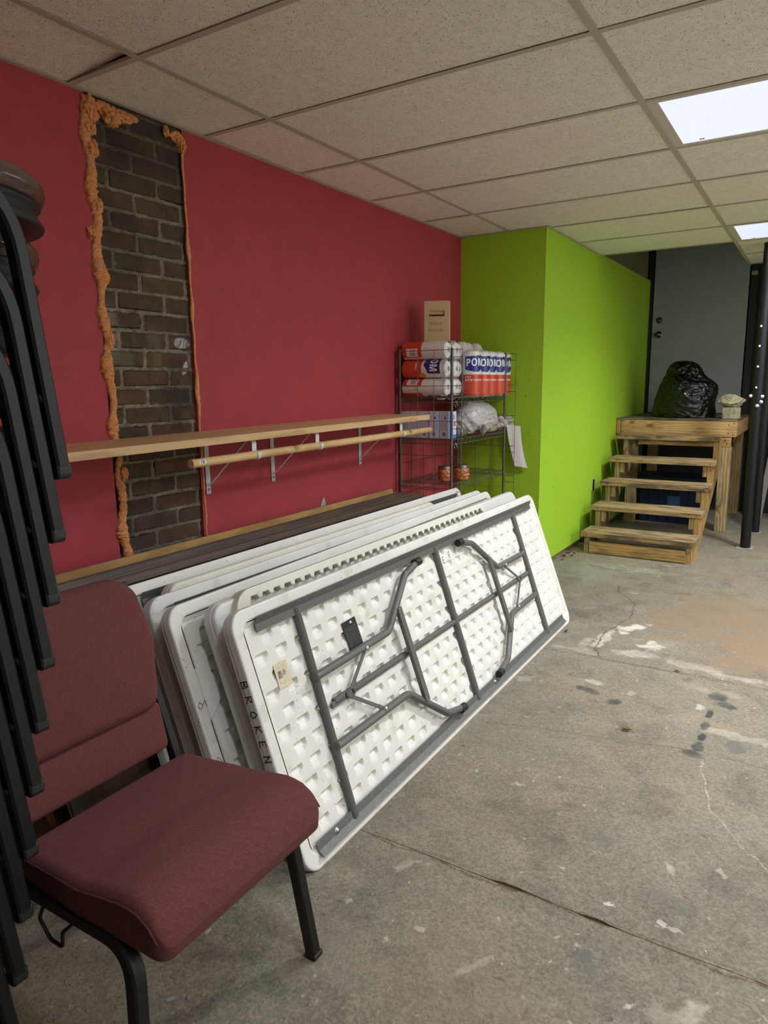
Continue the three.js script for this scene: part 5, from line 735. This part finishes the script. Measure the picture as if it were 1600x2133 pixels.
{ // black refuse bag
  const t = thing('trash_bag', 'full shiny black plastic trash bag on the wooden landing', 'trash bag', [1.135, PY, -7.0]);
  const prof = [[0.0, 0.262], [0.06, 0.262], [0.14, 0.248], [0.22, 0.228], [0.29, 0.208], [0.345, 0.18], [0.385, 0.15], [0.43, 0.135], [0.47, 0.105], [0.495, 0.06], [0.505, 0.0]];
  const R = y => { for (let i = 0; i < prof.length - 1; i++) if (y <= prof[i + 1][0]) return mix(prof[i][1], prof[i + 1][1], (y - prof[i][0]) / (prof[i + 1][0] - prof[i][0])); return 0; };
  const nt = 240, ny = 190, pos = [], idx = [], uv = [];
  for (let j = 0; j <= ny; j++) for (let i = 0; i < nt; i++) { const h = j / ny, y = 0.505 * (1 - Math.pow(1 - h, 1.15)), a = i / nt * 6.2832, ca = Math.cos(a), sa = Math.sin(a); const hor = 1 - Math.abs(2 * fbm(ca * 2.2 + 20 + y * 7, y * 15 + sa * 3.5 + 3 * v3(ca * 2, y * 9, sa * 2), 3) - 1), cr = 1 - Math.abs(2 * v3(ca * 5 + 9, y * 16, sa * 5) - 1), big = v3(ca * 1.5 + 4, y * 5, sa * 1.5) - 0.5; let rr = R(y) * (1 + 0.16 * big) + 0.016 * (hor - 0.6) + 0.016 * (cr - 0.7) * sst(0.05, 0.2, y) + 0.005 * (1 - Math.abs(2 * v3(ca * 9 + 3, y * 34, sa * 9) - 1) - 0.7) * (0.4 + 0.9 * sst(0.12, 0.25, y) * sst(0.42, 0.34, y)); rr = Math.max(0.001, rr * (j === ny ? 0 : 1)); const lean = -0.03 * sst(0.2, 0.5, y) + 0.05 * sst(0.35, 0.2, y) * Math.max(0, ca) * sst(0.1, 0.28, y); const x = rr * ca * 1.02 + lean + 0.03 * Math.max(0, ca) * sst(0.22, 0.3, y) * sst(0.36, 0.3, y); pos.push(x, y + 0.006, rr * sa * 0.85); uv.push(a, y); }
  for (let j = 0; j < ny; j++) for (let i = 0; i < nt; i++) { const a = j * nt + i, b = j * nt + (i + 1) % nt; idx.push(a, a + nt, b, b, a + nt, b + nt); }
  const g = new THREE.BufferGeometry(); g.setAttribute('position', new THREE.Float32BufferAttribute(pos, 3)); g.setAttribute('uv', new THREE.Float32BufferAttribute(uv, 2)); g.setIndex(idx); g.computeVertexNormals();
  part(t, 'bag_body', g, mat({ color: 0x080808, roughness: 0.3, clearcoat: 0.25, clearcoatRoughness: 0.12, bumpMap: tex(512, 512, (u, v) => 255 * Math.pow(1 - Math.abs(2 * fbm(u * 6 + 1.5 * vn(u * 4, v * 8, 4), v * 12 + 1.5 * vn(u * 6, v * 6, 6), 4, 6) - 1), 3), { srgb: false, rep: [0.32, 1.3] }), bumpScale: 0.007 }));
}
const stone = (a, b, f) => mat({ map: tex(256, 256, (u, v) => { const n = fbm(u * f, v * f, 5, f), p = sst(0.62, 0.75, fbm(u * f * 2 + 7, v * f * 2, 4, f * 2)); return hexrgb(a).map((q, i) => mix(q, hexrgb(b)[i], p * 0.7) * (0.72 + 0.55 * n)); }, { rep: [5, 5] }), bumpMap: rep(concreteBump, 5, 5), bumpScale: 0.003, roughness: 0.95 });
{
  const t = thing('concrete_block', 'small pale concrete block on the landing under the rough stone', 'block', [1.545, PY, -6.80]); t.rotation.y = -0.35;
  part(t, 'block_body', box(0.115, 0.098, 0.10, 0.005).translate(0, 0.049, 0), stone(0xb5ab8d, 0x8f866c, 8));
  const k = thing('stone', 'rough greyish stone lying on top of the small concrete block', 'stone', [1.535, PY + 0.099, -6.80]);
  const g = lump(0, 0, 0, 1, 1, 1, 5, 0.42, 24, 1.7), P = g.attributes.position; for (let i = 0; i < P.count; i++) { let x = P.getX(i), y = P.getY(i), z = P.getZ(i); const f = 1 + 0.14 * (v3(x * 5, y * 5, z * 5) - 0.5) * 2 + 0.06 * (v3(x * 13, y * 13, z * 13) - 0.5) * 2; const sx = x * 0.1 * f, tp = 1 - 0.25 * sst(0, 1, x); P.setXYZ(i, sx, Math.max(0.0, 0.052 + y * 0.056 * f * tp - 0.014 * Math.max(0, x) * 0 + (x > 0 ? -0.0 : 0)) , z * 0.07 * f); } g.computeVertexNormals();
  part(k, 'stone_body', metric(g, 0), stone(0xa8a080, 0x6a6348, 8));
}
{ // tote under the landing
  const t = thing('storage_tote', 'dark blue plastic storage tote with pale blue label under the landing', 'tote', [1.08, 0, -7.05]);
  const b = mat({ color: 0x1b2a48, roughness: 0.4 });
  const s = rrect(0.62, 0.40, 0.04, -0.31, -0.2); const g = extr(s, 0.40, 0.004, 1, 5).rotateX(-Math.PI / 2); const P = g.attributes.position; for (let i = 0; i < P.count; i++) { const k = 0.9 + 0.1 * P.getY(i) / 0.4; P.setX(i, P.getX(i) * k); P.setZ(i, P.getZ(i) * k); } g.computeVertexNormals(); part(t, 'tote_body', metric(g), b);
  for (let k = -3; k <= 3; k++) part(t, 'rib', boxAt(k * 0.085 - 0.006, k * 0.085 + 0.006, 0.04, 0.36, 0.188, 0.203, 0.002), b);
  part(t, 'lid', metric(extr(rrect(0.66, 0.44, 0.05, -0.33, -0.22), 0.035, 0.006, 2, 6).rotateX(-Math.PI / 2).translate(0, 0.40, 0)), b);
  part(t, 'label', boxAt(-0.02, 0.09, 0.16, 0.26, 0.2025, 0.2055, 0.0006), mat({ map: canvasTex(128, 128, (g2, w, h) => { g2.fillStyle = '#34597a'; g2.fillRect(0, 0, w, h); g2.fillStyle = '#8ba5b5'; g2.fillRect(30, 86, 70, 34); g2.fillStyle = '#24465f'; g2.fillRect(12, 16, 104, 14); g2.fillRect(12, 40, 80, 10); }), roughness: 0.5 }));
}
// steel posts, one behind the other
M.postSteel = mat({ color: 0x15171b, roughness: 0.4, metalness: 0.2, bumpMap: rep(grain, 8, 8), bumpScale: 0.0005 });
const peg = mat({ color: 0xd0cec6, roughness: 0.5 });
{
  const t = thing('steel_post', 'nearer black steel jack post with white pegs at the right edge', 'post', [1.787, 0, -6.09]);
  part(t, 'tube', rod([0, 0.006, 0], [0, 2.775, 0], 0.037, 24), M.postSteel);
  part(t, 'base_plate', box(0.12, 0.007, 0.12, 0.002).translate(0, 0.0036, 0), mat({ color: 0x9c978a, roughness: 0.7 }));
  for (const y of [1.25, 1.405, 1.555, 1.70]) part(t, 'pin_hole', rod([-0.010, y, 0.0355], [-0.010, y, 0.0378], 0.0075, 12), peg);
  for (const [x, y, z] of [[-0.044, 1.185, 0.008], [0.006, 1.112, 0.036], [0.034, 1.182, 0.02], [0.03, 1.142, 0.026]]) part(t, 'peg', lump(x, y, z, 0.014, 0.013, 0.013, x * 99, 0.15, 3), peg);
  const u = thing('steel_post', 'farther black steel post partly hidden behind the nearer jack post', 'post', [1.80, 0, -6.78]);
  part(u, 'tube', rod([0, 0.006, 0], [0, 2.775, 0], 0.036, 24), M.postSteel); part(u, 'base_plate', box(0.1, 0.007, 0.1, 0.002).translate(0, 0.0036, 0), mat({ color: 0x9c978a, roughness: 0.7 }));
  for (const y of [1.26, 1.42, 1.58]) part(u, 'pin_hole', rod([-0.006, y, 0.0345], [-0.006, y, 0.0367], 0.007, 12), M.dark);
}
// boards standing against the far wall
{
  const S = [[1.66, 1.72, 0, 1.0, 0xa9a59a, 'narrow pale grey board leaning low at the far wall behind the posts'], [1.75, 1.80, 0.1, 1.9, 0x8d897e, 'tall grey board leaning at the far wall behind the posts'], [1.86, 1.93, 0.04, 2.2, 0xb2a483, 'tall beige board leaning at the far wall right of the door'], [1.96, 2.06, 0.0, 1.5, 0x5e3440, 'dark red board leaning at the far wall at the right edge']];
  S.forEach(([x0, x1, dx, L, c, label], i) => { const t = thing('leaning_board', label, 'board', [x0, 0, -7.5 - 0.02 * i], 'boards leaning at the far wall'); part(t, 'plank', boxAt(0, x1 - x0, 0, L, -0.02, 0, 0.002, 1), mat({ color: c, roughness: 0.8 })); t.rotation.x = -0.08; t.rotation.z = -dx; });
  const b = thing('leaning_board', 'upright beige strip of wood beside the dark door casing', 'board', [1.655, 0, -7.7]); part(b, 'plank', boxAt(0, 0.035, 0, 2.2, -0.018, 0, 0.002, 1), M.tan);
}
{ // cut-out for an outlet box in the green wall
  const t = thing('outlet_box', 'empty outlet opening with white edge low on the green wall', 'outlet', [XG, 0.44, -5.977]);
  part(t, 'frame', [boxAt(0, 0.003, -0.056, 0.056, -0.038, -0.032, 0.0005), boxAt(0, 0.003, -0.056, 0.056, 0.032, 0.038, 0.0005), boxAt(0, 0.003, 0.05, 0.056, -0.038, 0.038, 0.0005), boxAt(0, 0.003, -0.056, -0.05, -0.038, 0.038, 0.0005)], mat({ color: 0xbfc4bb, roughness: 0.5 }));
  part(t, 'recess', boxAt(0.0003, 0.001, -0.05, 0.05, -0.032, 0.032, 0), M.dark);
}
// dry leaves
{
  const lm = [mat({ color: 0x6b4a30, roughness: 0.9, side: THREE.DoubleSide }), mat({ color: 0x8f7a52, roughness: 0.9, side: THREE.DoubleSide })];
  const leaf = (s, c, seed) => { const g = new THREE.PlaneGeometry(1, 1, 6, 6), P = g.attributes.position; for (let i = 0; i < P.count; i++) { const u = P.getX(i) * 2, v = P.getY(i) * 2, w = Math.sqrt(Math.max(0.02, 1 - u * u)) * (1 - 0.3 * u); P.setXYZ(i, u * s, 0.003 + s * (0.55 * c * v * v * w + 0.25 * c * u * u + 0.12 * vn(u * 3 + seed, v * 3)), v * w * s * 0.6); } g.computeVertexNormals(); return g; };
  const spots = [[1.695, -2.578, 0.018, 'curled dry leaf alone in the middle of the concrete floor', 1, 0.9], [1.165, -3.52, 0.014, 'small dark dry leaf at the far foot of the frontmost white table', 0, 1], [0.665, -5.02, 0.017, 'dry leaf at the foot of the green wall, nearest the tables', 1, 0.8], [0.64, -5.13, 0.02, 'brown dry leaf at the foot of the green wall, second from the tables', 0, 0.9], [0.69, -5.17, 0.016, 'brown dry leaf a hand away from the green wall before the steps', 0, 1.2], [0.635, -5.24, 0.019, 'dark dry leaf close to the green wall by the lowest step', 0, 0.7], [0.68, -5.28, 0.02, 'dry leaf touching the left foot of the steps', 1, 0.8]];
  spots.forEach(([x, z, s, label, m, c], i) => { const t = thing('dry_leaf', label, 'leaf', [x, 0, z], i > 1 ? 'dry leaves at the foot of the green wall' : undefined); part(t, 'blade', leaf(s, c, i), lm[m]); part(t, 'stalk', tube([V(s * 0.9, 0.006, 0), V(s * 1.3, 0.004, s * 0.1), V(s * 1.7, 0.002, s * 0.05)], 0.0008, [0, 1, 0], 5), lm[0]); t.rotation.y = i * 1.9; });
}
renderer.render(scene, camera);
